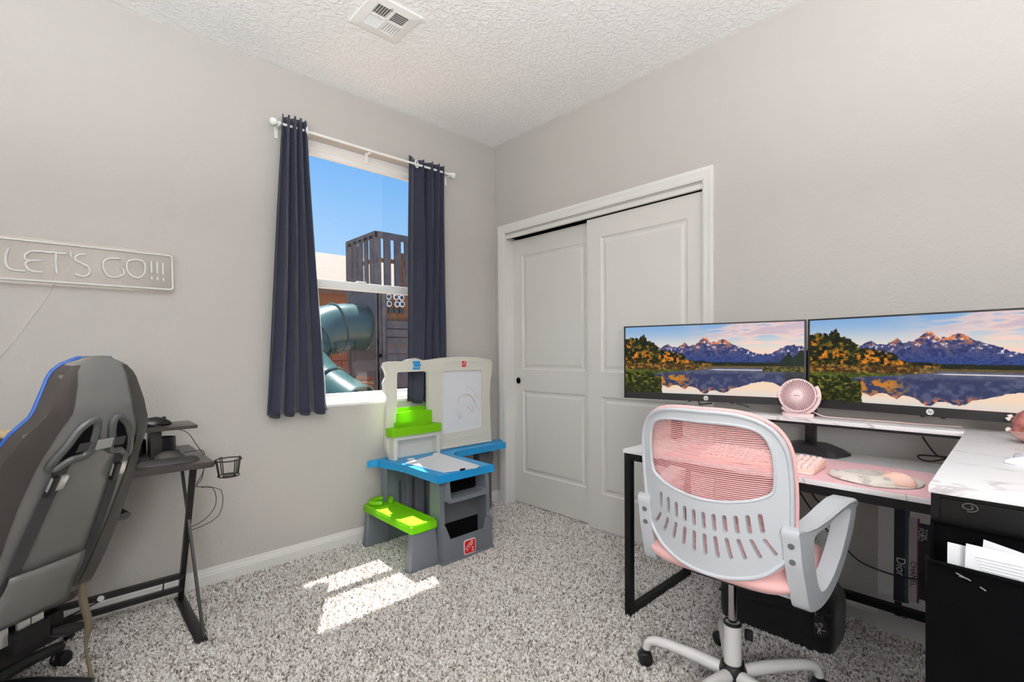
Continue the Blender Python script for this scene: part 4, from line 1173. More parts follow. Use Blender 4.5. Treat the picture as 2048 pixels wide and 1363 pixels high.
def monitors():
    px, nx, ny = landscape()
    SM = bpy.data.materials.new('screen_picture'); SM.use_nodes = True; nt = SM.node_tree; b = nt.nodes['Principled BSDF']
    at = nt.nodes.new('ShaderNodeVertexColor'); at.layer_name = 'picture'
    nt.links.new(at.outputs[0], b.inputs['Emission Color']); b.inputs['Emission Strength'].default_value = .9
    b.inputs['Base Color'].default_value = (.004, .004, .004, 1); b.inputs['Roughness'].default_value = .35; b.inputs['Specular IOR Level'].default_value = .15
    sw, shh = .776, .322
    # screen grid in local coordinates: x across, z up
    gx = np.linspace(-sw / 2, sw / 2, nx + 1); gz = np.linspace(shh / 2, -shh / 2, ny + 1)
    X, Zz = np.meshgrid(gx, gz); vv = np.stack([X.ravel(), np.zeros(X.size), Zz.ravel()], 1).astype(np.float32)
    i = np.arange(ny)[:, None] * (nx + 1) + np.arange(nx)[None, :]
    q = np.stack([i, i + nx + 1, i + nx + 2, i + 1], -1).reshape(-1, 4)
    me = bpy.data.meshes.new('screen'); me.vertices.add(len(vv)); me.vertices.foreach_set('co', vv.ravel())
    me.loops.add(q.size); me.loops.foreach_set('vertex_index', q.ravel().astype(np.int32))
    me.polygons.add(len(q)); me.polygons.foreach_set('loop_start', (np.arange(len(q)) * 4).astype(np.int32))
    ca = me.color_attributes.new('picture', 'FLOAT_COLOR', 'CORNER')
    colr = np.ones((len(q), 4, 4), np.float32); colr[:, :, :3] = px.reshape(-1, 3)[:, None, :]
    ca.data.foreach_set('color', colr.ravel()); me.update(); me.validate()
    me.materials.append(SM)
    XS = 2.262
    zt = atX(1614, 638.4, XS).z; zb = atX(1614, 812.5, XS).z; yS = atX(1614, 700, XS).y
    Wm, Hm = .790, zt - zb
    BZ = mat('bezel_black', (26, 25, 26), .4); HS = mat('monitor_back', (34, 33, 34), .5)
    zc = (zt + zb) / 2
    for k, (dv, sgn, lab) in enumerate(((Vector((-.208, .978, 0)).normalized(), 1, 'left widescreen monitor showing a mountain lake, next to the closet door'),
                                        (Vector((-.132, -.991, 0)).normalized(), -1, 'right widescreen monitor showing a mountain lake, above the marble cabinet'))):
        start = Vector((XS, yS + .003 * sgn, 0))
        # to the viewer's right along the screen
        ux = -dv if sgn == 1 else dv
        nrm = Vector((0, 0, 1)).cross(ux) * -1          # out of the screen, towards the room
        if nrm.x > 0: nrm = -nrm
        c = start + dv * (Wm / 2); c.z = zc
        o = empty('monitor', (c.x, c.y, zb), lab, 'monitor', 'widescreen monitors on the dual arm stand')
        obox('housing', c - nrm * .016, ux, nrm, (0, 0, 1), Wm / 2, .012, Hm / 2, HS, o, bev=.003)
        obox('rear_bulge', c - nrm * .034, ux, nrm, (0, 0, 1), .20, .008, .10, HS, o, bev=.004)
        bw = .0065
        bt = Hm - shh - bw
        for nm, dx, dz, hx, hz in (('bezel_top', 0, Hm / 2 - bw / 2, Wm / 2, bw / 2), ('bezel_bottom', 0, -Hm / 2 + bt / 2, Wm / 2, bt / 2), ('bezel_side', -Wm / 2 + .0035, 0, .0035, Hm / 2), ('bezel_side', Wm / 2 - .0035, 0, .0035, Hm / 2)):
            obox(nm, c + ux * dx + Vector((0, 0, dz)) - nrm * .002, ux, nrm, (0, 0, 1), hx, .004, hz, BZ, o)
        s = bpy.data.objects.new('screen', me); COL.objects.link(s)
        # local x -> ux, local y -> into the screen, z up
        R = Matrix((ux, -nrm, Vector((0, 0, 1)))).transposed().to_4x4()
        R.translation = c + Vector((0, 0, (Hm / 2 - bw - shh / 2))) - nrm * .0015
        s.matrix_world = R
        s.parent = o; s.matrix_parent_inverse = Matrix.Translation(-Vector(o.location))
        lc_ = c + Vector((0, 0, -Hm / 2 + bt / 2)) + nrm * .0022
        lg = lathe('logo_disc', [(.0105, 0), (.0105, .0008)], lc_, WHITE, o, axis=nrm, n=24)
        text('lettering', 'hp', lc_ + nrm * .0014 + Vector((0, 0, .0008)), ux, (0, 0, 1), .014, BZ, lg, .0002, shear=.25)
        for dx in (-.075, .11): obox('menu_button', c + ux * dx * (1 if k == 0 else .3) + Vector((0, 0, -Hm / 2 - .002)) - nrm * .008, ux, nrm, (0, 0, 1), .006, .004, .003, BZ, o)
    # stand
    st = empty('monitor_stand', (2.32, .615, .735), 'black dual monitor stand with a curved base behind the keyboard', 'monitor stand')
    PX, PYy = 2.325, atX(1622, 860, 2.325).y
    box('pole', (PX - .017, PYy - .019, .74), (PX + .017, PYy + .019, 1.16), BLACKP, st, bev=.003)
    tip = atZ(1703, 912, .737)
    bt_ = [(PX + .03, PYy + .05), (PX + .03, PYy - .05), (PX + .005, PYy - .115), (tip.x + .012, tip.y + .004), (tip.x - .03, tip.y + .015), (2.205, .500), (2.195, .53), (2.222, PYy - .045), (2.235, PYy), (2.222, PYy + .045), (2.195, PYy * 2 - .53), (2.205, PYy * 2 - .50), (tip.x - .03, PYy * 2 - tip.y - .015), (tip.x + .012, PYy * 2 - tip.y - .004), (PX + .005, PYy + .115)]
    def bz(a, b, s):
        e = min(1, abs(b - PYy) / .155)
        return (a, b, .7355 + (.034 * (1 - e ** 2.2) + .004 if s else 0))
    sheet('stand_base', bt_, [], bz, mat('stand_base_black', (20, 20, 24), .28), st, step=.015)
    for sg in (1, -1):
        a0 = Vector((PX, PYy, 1.10)); a1 = Vector((2.30, PYy + sg * .20, 1.10)); a2 = Vector((2.245 if sg == 1 else 2.262, PYy + sg * .375, zc))
        tube('arm', [a0 + Vector((0, sg * .02, 0)), a1, a2 + Vector((.012, 0, 0))], .012, BLACKP, st, 8)
        lathe('arm_joint', [(.02, -.025), (.02, .025)], a1, BLACKP, st, n=14)
monitors()

# ------------------------------------------------------------------ small fan
def fan():
    P1 = mat('fan_pink', (246, 220, 221), .4); P2 = mat('fan_pale', (242, 216, 216), .35); PD = mat('fan_inner', (176, 128, 136), .6)
    f = empty('desk_fan', (2.2, .6, SHZ), 'small round pink fan on the monitor shelf', 'fan')
    XF = 2.195
    c = atX(1594, 790, XF); n = Vector((-.985, -.09, .13)).normalized()
    u = Vector((n.y, -n.x, 0)).normalized(); v = n.cross(u)
    R = .0655
    ring('rim', c, n, R, .0030, P1, f, 40, 8)
    ring('rim', c - n * .024, n, R * .97, .0035, P1, f, 40, 8)
    for k in range(48):
        t = 2 * math.pi * k / 48; d0 = u * math.cos(t) + v * math.sin(t); t2 = t + .10; d1 = u * math.cos(t2) + v * math.sin(t2)
        bar('grille_rib', c + d0 * .020 + n * .003, c + d1 * R, .0022, P1, f, up=n, ht=.003)
    for k in range(30):
        t = 2 * math.pi * k / 30; d0 = u * math.cos(t) + v * math.sin(t)
        bar('rear_rib', c + d0 * R * .99 - n * .002, c + d0 * R * .96 - n * .024, .003, P1, f, up=d0)
    hubd = lathe('hub', [(.0205, -.004), (.0205, .004), (.018, .0055), (.001, .006)], c, P2, f, axis=n, n=28)
    obox('hub_mark', c + n * .0062 + v * .001, u, v, n, .011, .0014, .0003, PD, hubd)
    lathe('rear_housing', [(.062, -.024), (.062, -.027), (.04, -.036), (.022, -.04)], c, PD, f, axis=n, n=32)
    for k in range(5):
        t = 2 * math.pi * k / 5
        V = []
        for a, r in ((0, .018), (.75, .02), (.95, .055), (.2, .055)):
            d = u * math.cos(t + a) + v * math.sin(t + a); V.append(c - n * (.010 + .008 * (a > .5)) + d * r)
        raw('blade', V, [(0, 1, 2, 3)], PD, f)
    # cradle and base
    cr = []
    for k in range(25):
        t = math.radians(222 + 170 * k / 24); cr.append(c - n * .014 + (u * math.cos(t) * -1 + Vector((0, 0, 1)) * math.sin(t)) * (R + .010))
    tube('cradle', cr, .0045, P1, f, 8, flat=1.6)
    for sg in (-1, 1): lathe('pivot', [(.007, -.006), (.007, .006)], c - n * .014 + u * sg * (R + .006), P2, f, axis=u, n=12)
    zb = SHZ + .0003
    out = []
    for k in range(32):
        t = 2 * math.pi * k / 32; out.append((c.x + .012 + .036 * math.sin(t), c.y + .058 * math.cos(t)))
    bs = sheet('fan_base', out, [], lambda a, b, s: (a, b, zb + (.014 if s else 0)), P2, f)
    tube('neck', [(c.x + .012, c.y, zb + .012), (c.x + .012, c.y, c.z - R - .006)], .008, P1, f, 10)
    tube('cord', [Vector((c.x + .02, c.y - .04, SHZ + .03)), Vector((c.x + .03, c.y - .08, SHZ + .008)), Vector((2.235, c.y - .13, SHZ + .004)), Vector((2.24, .36, SHZ + .004)), Vector((2.245, .25, SHZ + .003)), Vector((2.25, .14, SHZ + .004))], .0018, mat('cord_pink', (236, 206, 196), .4), f, 6, curve=4)
fan()

# little ornament at the right edge of the cabinet top
def ornament():
    o = empty('glass_ornament', (2.05, -.02, SHZ), 'rose brown faceted ornament on a metal dish at the right edge', 'ornament')
    RS = mat('rose_brown', (172, 108, 100), .35, var=(60, (120, 66, 60), .4, .65)); RG = mat('rose_gold', (214, 170, 160), .2, .6)
    c = Vector((2.03, -.028, SHZ))
    lathe('dish', [(.018, 0), (.03, .003), (.050, .018), (.056, .030), (.053, .030), (.046, .019), (.02, .008)], c, RG, o, n=28)
    lathe('faceted_body', [(.030, .026), (.052, .034), (.050, .058), (.040, .082), (.020, .098), (.006, .102)], c, RS, o, n=9, smooth=False)
    ring('dish_rim', c + Vector((0, 0, .032)), (0, 0, 1), .055, .003, RG, o, 28, 6)
    p = c + Vector((.0, .056, .034))
    lathe('bead', [(.001, -.007), (.006, -.004), (.007, 0), (.006, .004), (.001, .007)], p, mat('pearl', (240, 226, 224), .2), o, n=12)
    for q_ in ((0, .046, .072), (0, .05, .064)):
        lathe('petal', [(.001, 0), (.008, .006), (.001, .014)], c + Vector(q_), mat('pearl', (240, 226, 224), .2), o, axis=(-.3, .9, .3), n=4, smooth=False)
ornament()

# ------------------------------------------------------------------ cables behind and under the desk
def cable(pts, label, r=.003, group=None):
    o = tube('power_cable', pts, r, CABLE, None, 8, curve=5); return tag(o, label, 'cable', group)
cable([atX(1596, 978, 2.36), atX(1625, 1022, 2.42), atX(1660, 1066, 2.46), atX(1692, 1097, 2.47), atX(1720, 1122, 2.455), atX(1760, 1140, 2.43), atX(1800, 1152, 2.425), atX(1858, 1162, 2.425)], 'long black cable drooping under the monitor desk across the canvas')
cable([atX(1622, 983, 2.40), atX(1636, 1002, 2.46), atX(1652, 1009, 2.485), atX(1662, 1011, 2.488)], 'short black cable hanging below the desk edge towards the outlet')
cable([atX(1845, 873, 2.30), atX(1858, 892, 2.33), atX(1874, 910, 2.34), atX(1892, 916, 2.34), atX(1862, 922, 2.345), atX(1842, 918, 2.345), atX(1836, 911, 2.345), atX(1850, 910, 2.345), atX(1900, 914, 2.345)], 'looped black cable under the right end of the monitor shelf')
cable([atX(1535, 842, 2.34), atX(1545, 858, 2.36), atX(1554, 872, 2.36)], 'black cable dropping behind the monitor shelf above the keyboard')
cable([atX(1397, 785, 2.185), atX(1398, 806, 2.19), atX(1402, 808, 2.19), atX(1424, 806, 2.20)], 'thin black cable stub below the left monitor logo')
cable([atX(1474, 792, 2.215), atX(1474, 806, 2.215), atX(1488, 810, 2.22), atX(1498, 814, 2.23)], 'thin black cable under the left monitor, right of its logo')

# ------------------------------------------------------------------ canvas print leaning on the wall under the desk
def canvas():
    XC = 2.452
    o = empty('canvas_print', (XC, .15, 0), 'white canvas print of fashion book spines leaning on the wall', 'canvas')
    yl = atX(1755, 1200, XC).y
    box('stretched_canvas', (XC, -.12, 0), (XC + .022, yl, .66), mat('canvas_white', (222, 221, 224), .75, bump=(700, .2, .0006)), o, bev=.002)
    e = [0]
    def patch(x0, x1, yt, yb_, col, rough=.6):
        a = atX(x0, yt, XC); b = atX(x1, yb_, XC); e[0] += .00025
        return box('printed_spine', (XC - .0004 - e[0], b.y, b.z), (XC + .0005, a.y, min(a.z, .655)), mat('print_%d_%d_%d' % col, col, rough), o)
    patch(1789, 1812, 960, 1206, (30, 36, 52)); patch(1789, 1803, 1200, 1233, (26, 28, 38))
    patch(1811, 1818, 980, 1206, (54, 86, 98)); patch(1804, 1814, 1216, 1238, (128, 126, 128))
    patch(1818, 1836, 1034, 1206, (196, 184, 188)); patch(1835, 1838, 1036, 1206, (120, 50, 80))
    patch(1838, 1870, 1045, 1206, (30, 34, 46))
    INKW = mat('print_white', (220, 220, 224), .6); INKD = mat('print_black', (40, 38, 44), .6)
    def lab(s, px, py, size, m_, sx_=1.0):
        p = atX(px, py, XC - .003); text('lettering', s, (XC - .0032, p.y, p.z), (0, 0, -1), (0, -1, 0), size, m_, o, .0002, sx_=sx_)
    lab('Dior', 1801, 1133, .042, INKW, .95); lab('CHANEL', 1826, 1147, .026, INKD, 1.0)
    lab('TOM', 1849, 1068, .022, INKW, .9); lab('FORD', 1841, 1068, .022, INKW, .9)
canvas()

# soft black bag under the desk
def bag():
    FB = mat('black_fleece', (9, 9, 12), .95, bump=(260, .6, .003), sheen=.2)
    o = empty('storage_bag', (2.21, .7, 0), 'soft black zipped bag with a swing tag under the desk', 'bag')
    x0, x1, y0, y1 = 2.095, 2.325, .478, .915
    n = 28
    def f(t, a):
        ca, sa = math.cos(a), math.sin(a); p = .28
        sx_ = math.copysign(abs(ca) ** p, ca); sy = math.copysign(abs(sa) ** p, sa)
        k = 1 - .10 * max(0, (t - .75) / .25) ** 2 - .03 * max(0, (.15 - t) / .15)
        yv = (y0 + y1) / 2 + sy * (y1 - y0) / 2 * k
        zt = .165 + .05 * (y1 - yv) / (y1 - y0)
        return Vector(((x0 + x1) / 2 + sx_ * (x1 - x0) / 2 * k, yv, zt * (t ** .9) + .004 * math.sin(9 * a + 4 * t)* t))
    blob('bag_body', f, 44, FB, o, 10)
    tube('zip_welt', [(x0 - .002, y0 + .01, .165), (x0 - .004, (y0 + y1) / 2, .14), (x0 - .002, y1 - .01, .118)], .005, FB, o, 6, curve=4)
    XT = 2.088
    P = lambda x, y: atX(x, y, XT)
    tg = [P(1627, 1232), P(1646, 1231), P(1651, 1244), P(1658, 1268), P(1655, 1274), P(1642, 1275), P(1630, 1270), P(1626, 1258)]
    t = sheet('swing_tag', [(p.y, p.z) for p in tg], [], lambda a, b, s: (XT + (.001 if s else 0), a, b), mat('tag_black', (34, 33, 34), .45), o, smooth=False)
    tube('tag_cord', [P(1616, 1205), P(1626, 1212), P(1630, 1222), P(1632, 1231)], .0012, mat('cord_grey', (150, 150, 150), .5), o, 5, curve=3)
    TW = mat('tag_print', (200, 198, 192), .6)
    for x0_, x1_, y_ in ((1629, 1636, 1246), (1638, 1646, 1246), (1630, 1637, 1249.5), (1639, 1646, 1249.5)):
        a, b = P(x0_, y_), P(x1_, y_ + 1.6); box('tag_mark', (XT - .0008, b.y, b.z), (XT, a.y, a.z), TW, t)
    for l in (((1634, 1253), (1639, 1256), (1644, 1253)), ((1639, 1255), (1638, 1262)), ((1638, 1258), (1635, 1266)), ((1639, 1258), (1641, 1268)), ((1636, 1257), (1644, 1260), (1652, 1262))):
        tube('tag_mark', [P(*p) - Vector((.0006, 0, 0)) for p in l], .0010, TW, t, 4)
bag()

# tall black bin with papers in front of the cabinet
def bin_():
    FBn = mat('bin_fabric', (6, 6, 7), .95, bump=(500, .3, .001), spec=.05)
    xb, xf = 1.262, 1.135
    o = empty('paper_bin', (1.2, -.1, 0), 'tall black fabric bin with a raised back flap before the cabinet', 'bin')
    yl = .1235; zb = atX(1850, 1035, xb).z; zf = atX(1853, 1118, xf).z
    yfl = atX(1854, 1150, xf).y
    y1 = -.30
    th = .006
    sheet('back_flap', [(yl, .0), (y1, .0), (y1, zb - .012), (-.1, zb - .006), (yl - .004, zb)], [], lambda a, b, s: (xb + (th if s else 0), a, b), FBn, o)
    fr_ = sheet('front_panel', [(yfl, 0), (y1, 0), (y1, zf - .012), (yfl, zf)], [], lambda a, b, s: (xf + (th if s else 0) - .004 * math.sin(b * 9), a, b), FBn, o, step=.05)
    raw('side_panel', [(xf, yfl, 0), (xb, yl, 0), (xb, yl, zb), (1.22, yl + .004, zb - .06), (xf, yfl, zf), (xf, yfl - th, 0), (xb, yl - th, 0), (xb, yl - th, zb), (1.22, yl - .002, zb - .06), (xf, yfl - th, zf)],
        [(0, 1, 2, 3, 4), (9, 8, 7, 6, 5), (0, 5, 6, 1), (1, 6, 7, 2), (2, 7, 8, 3), (3, 8, 9, 4), (4, 9, 5, 0)], FBn, o)
    box('side_panel', (xf, y1, 0), (xb, y1 + th, zf - .03), FBn, o)
    box('bin_floor', (xf, y1, .004), (xb, yl - .008, .010), FBn, o)
    tube('rim_piping', [(xf - .002, yfl, zf), (xf - .002, -.1, zf - .006), (xf - .002, y1, zf - .012)], .004, FBn, o, 6)
    tube('rim_piping', [(xb - .002, yl, zb), (xb - .002, -.1, zb - .006), (xb - .002, y1, zb - .012)], .004, FBn, o, 6)
    SC = mat('scuff_grey', (104, 102, 104), .7)
    for (a, b) in (((1912, 1144), (1942, 1160)), ((1960, 1172), (1972, 1180)), ((1918, 1150), (1938, 1157))):
        p, q = atX(*a, xf), atX(*b, xf)
        tube('scuff', [p - Vector((.003, 0, 0)), q - Vector((.003, 0, 0))], .0012, SC, fr_, 4)
    PAP = mat('paper_white', (226, 226, 230), .8); PG = mat('paper_grey_print', (214, 215, 219), .8)
    for k, (xx, pts, lab) in enumerate(((1.195, ((1895, 1083), (1933, 1092), (1950, 1260), (1893, 1240)), 'leftmost white paper sheet standing in the black bin'),
                                        (1.175, ((1932, 1086), (2060, 1116), (2070, 1290), (1922, 1260)), 'middle printed paper sheet in front of the others in the black bin'),
                                        (1.215, ((1967, 1078), (2080, 1118), (2080, 1280), (1950, 1240)), 'rear tilted white paper sheet with the highest corner in the black bin'))):
        P = [atX(*p, xx) for p in pts]
        s = sheet('paper_sheet', [(p.y, p.z) for p in P], [], lambda a, b, q, xx=xx: (xx + (.0006 if q else 0), a, b), PAP, None, smooth=False)
        tag(s, lab, 'paper', 'papers in the black bin')
        if k == 1:
            for j in range(7):
                a, b = atX(1950 + 3 * j, 1112 + 6.5 * j, xx), atX(2046, 1133 + 6.5 * j, xx)
                tube('text_line', [a - Vector((.0006, 0, 0)), b - Vector((.0006, 0, 0))], .0011, PG, s, 4)
bin_()

# ------------------------------------------------------------------ pink office chair
def office_chair():
    GP = mat('chair_grey_plastic', (196, 200, 206), .42); PKF = mat('pink_fabric', (238, 186, 184), .85, bump=(600, .3, .001), sheen=.2)
    MESH = mat('pink_mesh', (224, 160, 160), .8, sheen=.2)
    WB = mat('white_base', (222, 220, 218), .35)
    YC = .655; BX, BY = 1.63, .66
    o = empty('office_chair', (BX, BY, 0), 'pink and grey office chair with a mesh back at the monitor desk', 'chair')
    def bx(y, z): return 1.405 - .12 * (z - .65) + 1.15 * (y - YC) ** 2
    half = [(0, .990), (.06, .990), (.11, .986), (.155, .973), (.190, .950), (.212, .918), (.224, .88), (.229, .83), (.230, .76), (.228, .69), (.222, .63), (.210, .58), (.185, .545), (.15, .517), (.10, .497), (.05, .487), (0, .484)]
    inner = [(0, .956), (.06, .956), (.11, .953), (.15, .943), (.174, .920), (.186, .885), (.190, .84), (.189, .795), (.180, .765), (.14, .742), (.09, .728), (.045, .721), (0, .718)]
    def full(hf): return [(YC + y, z) for y, z in hf] + [(YC - y, z) for y, z in hf[-2:0:-1]]
    outl = full(half); inl = full(inner)
    slots = []
    for k in range(11):
        y = (-5 + k) * .0305; e = abs(y) / .15
        for (za, zb_) in ((.680 + .024 * e * e, .628 + .020 * e * e), (.613 + .020 * e * e, .546 + .042 * e * e)):
            fan_ = 1 + .06 * (za < .66)
            cy = YC + y * fan_; wd = .0062
            sk = .022 * (y / .15) * (1 if za < .66 else .2)
            slots.append([(cy - wd + sk * 0, za - wd), (cy - wd * .6, za), (cy + wd * .6, za), (cy + wd, za - wd), (cy + wd + sk, zb_ + wd), (cy + wd * .6 + sk, zb_), (cy - wd * .6 + sk, zb_), (cy - wd + sk, zb_ + wd)])
    def fm(y, z, s):
        edge = 0
        return (bx(y, z) + (.014 if s else 0), y, z)
    bf = sheet('back_frame', outl, [inl] + slots, fm, GP, o, step=.024)
    # raised rims of the frame
    tube('frame_rim', [(bx(y, z) - .001, y, z) for y, z in [(p.x, p.y) for p in crom([(a, b, 0) for a, b in full([(y * .985, .737 + (z - .737) * .985) for y, z in half])], 3, True)]], .006, GP, o, 8, closed=True)
    tube('window_rim', [(bx(y, z) + .003, y, z) for y, z in [(p.x, p.y) for p in crom([(a, b, 0) for a, b in inl], 3, True)]], .005, GP, o, 8, closed=True)
    # mesh: many thin ribbons with open gaps, one part
    V, F_ = [], []
    def hwid(z): return float(np.interp(z, [p[1] for p in half[::-1]], [p[0] for p in half[::-1]])) - .004
    z = .494
    while z < .985:
        h_ = max(.01, hwid(z)); n0 = len(V); ns = 14
        for i in range(ns + 1):
            y = YC - h_ + 2 * h_ * i / ns
            V.append((bx(y, z) + .020, y, z)); V.append((bx(y, z) + .0205, y, z + .0037))
        for i in range(ns): F_.append((n0 + 2 * i, n0 + 2 * i + 2, n0 + 2 * i + 3, n0 + 2 * i + 1))
        z += .0062
    ms = raw('mesh_fabric', V, F_, MESH, o); ms['kind'] = 'stuff'
    tube('fabric_edge', [(bx(y, z) + .019, y, z) for y, z in [(p.x, p.y) for p in crom([(a, b, 0) for a, b in full([(y * 1.008, .737 + (z - .737) * 1.012) for y, z in half])], 3, True)]], .0055, PKF, o, 8, closed=True)
    # seat
    def sf(t, a):
        ca, sa = math.cos(a), math.sin(a); p = .45
        sx_ = math.copysign(abs(ca) ** p, ca); sy = math.copysign(abs(sa) ** p, sa)
        k = math.sin(math.pi * (.14 + .72 * t)) ** .35
        x = 1.665 + sx_ * .225 * k; y = YC + .005 + sy * .245 * k
        return Vector((x, y, .448 + .082 * t - .012 * (sx_ > .8) * t))
    blob('seat_cushion', sf, 48, PKF, o, 12)
    box('seat_plate', (1.52, YC - .10, .428), (1.80, YC + .10, .450), BLACKP, o, bev=.006)
    # arm rests: loop in profile, pad on top
    outp = [(1.440, .672), (1.50, .662), (1.56, .668), (1.66, .690), (1.755, .700), (1.788, .690), (1.795, .668), (1.78, .620), (1.74, .555), (1.69, .495), (1.63, .450), (1.57, .430), (1.51, .435), (1.49, .47), (1.47, .53), (1.455, .58), (1.447, .63)]
    inp = [(1.530, .642), (1.60, .654), (1.68, .674), (1.745, .682), (1.752, .660), (1.73, .610), (1.69, .550), (1.64, .50), (1.59, .475), (1.56, .485), (1.54, .53), (1.527, .59)]
    sm_ = lambda P: [(p.x, p.y) for p in crom([(a, b, 0) for a, b in P], 3, True)]
    def ay(x, sg, e):           # arms flare outwards to the front; e 0 inner face, 1 outer face
        return YC + sg * (.203 + .16 * (x - 1.45) + .046 * e)
    for sg in (-1, 1):
        ar = sheet('arm_loop', sm_(outp), [sm_(inp)], lambda a, b, s, sg=sg: (a, ay(a, sg, s), b), GP, o)
        md = ar.modifiers.new('bev', 'BEVEL'); md.width = .006; md.segments = 2; md.angle_limit = math.radians(50)
        V = []; F_ = []
        xs = [1.443, 1.48, 1.53, 1.60, 1.66, 1.72, 1.765, 1.788, 1.797]; zs = [.676, .666, .666, .677, .691, .702, .702, .694, .680]; ww = [.022, .024, .027, .030, .032, .033, .033, .031, .026]
        for x, z_, w2 in zip(xs, zs, ww):
            yc = ay(x, sg, .5)
            for e, dz in ((-1, 0), (-.8, .007), (.8, .007), (1, 0), (.8, -.008), (-.8, -.008)): V.append((x, yc + e * w2, z_ + dz))
        for i in range(len(xs) - 1):
            for k in range(6): F_.append((i * 6 + k, i * 6 + (k + 1) % 6, i * 6 + 6 + (k + 1) % 6, i * 6 + 6 + k))
        F_.append(tuple(range(5, -1, -1))); F_.append(tuple((len(xs) - 1) * 6 + k for k in range(6)))
        raw('arm_pad', V, F_, GP, ar, smooth=True)
        for zz, xx in ((.628, 1.4462), (.582, 1.4535)):
            lathe('bolt_hole', [(.0085, -.004), (.0085, .0012)], (xx, ay(xx, sg, .5), zz), mat('hole_grey', (96, 100, 106), .6), ar, axis=(-1, 0, -.15), n=14)
        y0, y1 = sorted((ay(1.5, sg, .1), YC + sg * .12))
        box('arm_bracket', (1.52, y0, .446), (1.57, y1, .456), GP, ar, bev=.004)
    # column and base
    tube('gas_piston', [(BX, BY, .24), (BX, BY, .432)], .0135, CHROME, o, 18)
    lathe('column_collar', [(.0285, .248), (.0285, .256), (.024, .258), (.024, .250)], (BX, BY, 0), BLACKP, o, n=24)
    lathe('column_sleeve', [(.027, .10), (.028, .12), (.0285, .252), (.027, .253)], (BX, BY, 0), WB, o, n=24)
    lathe('hub', [(.030, .052), (.042, .062), (.044, .098), (.036, .116), (.028, .118)], (BX, BY, 0), BLACKP, o, n=24)
    box('height_lever', (BX + .02, BY - .055, .20), (BX + .03, BY - .03, .235), BLACKP, o, bev=.003)
    for k in range(5):
        a = math.radians(102 + 72 * k); u = Vector((math.cos(a), math.sin(a), 0)); b = Vector((BX, BY, 0))
        l_ = tube('base_leg', [b + u * .030 + Vector((0, 0, .085)), b + u * .12 + Vector((0, 0, .098)), b + u * .22 + Vector((0, 0, .104)), b + u * .268 + Vector((0, 0, .100)), b + u * .290 + Vector((0, 0, .084)), b + u * .296 + Vector((0, 0, .062))], [.022, .021, .018, .0165, .015, .014], WB, o, 12, curve=4)
        a2 = a + .5
        ax = Vector((-math.sin(a2), math.cos(a2), 0)); cw = b + u * .30
        cs = lathe('caster', [(.004, -.024), (.022, -.023), (.026, -.018), (.026, -.004), (.020, -.002), (.020, .002), (.026, .004), (.026, .018), (.022, .023), (.004, .024)], cw + Vector((0, 0, .0275)), BLACKP, l_, axis=ax, n=20)
        tube('caster_stem', [cw + Vector((0, 0, .03)), cw + Vector((0, 0, .068))], .008, BLACKP, l_, 8)
office_chair()

# ------------------------------------------------------------------ outside the window
GZ = -.15
gr = box('ground', (-12, YL + .16, GZ - .1), (26, 24, GZ), mat('yard_gravel', (150, 128, 104), .95, var=(40, (120, 100, 82), .4, .6)))
tag(gr, 'dry gravel yard outside the window', 'ground', kind='structure')

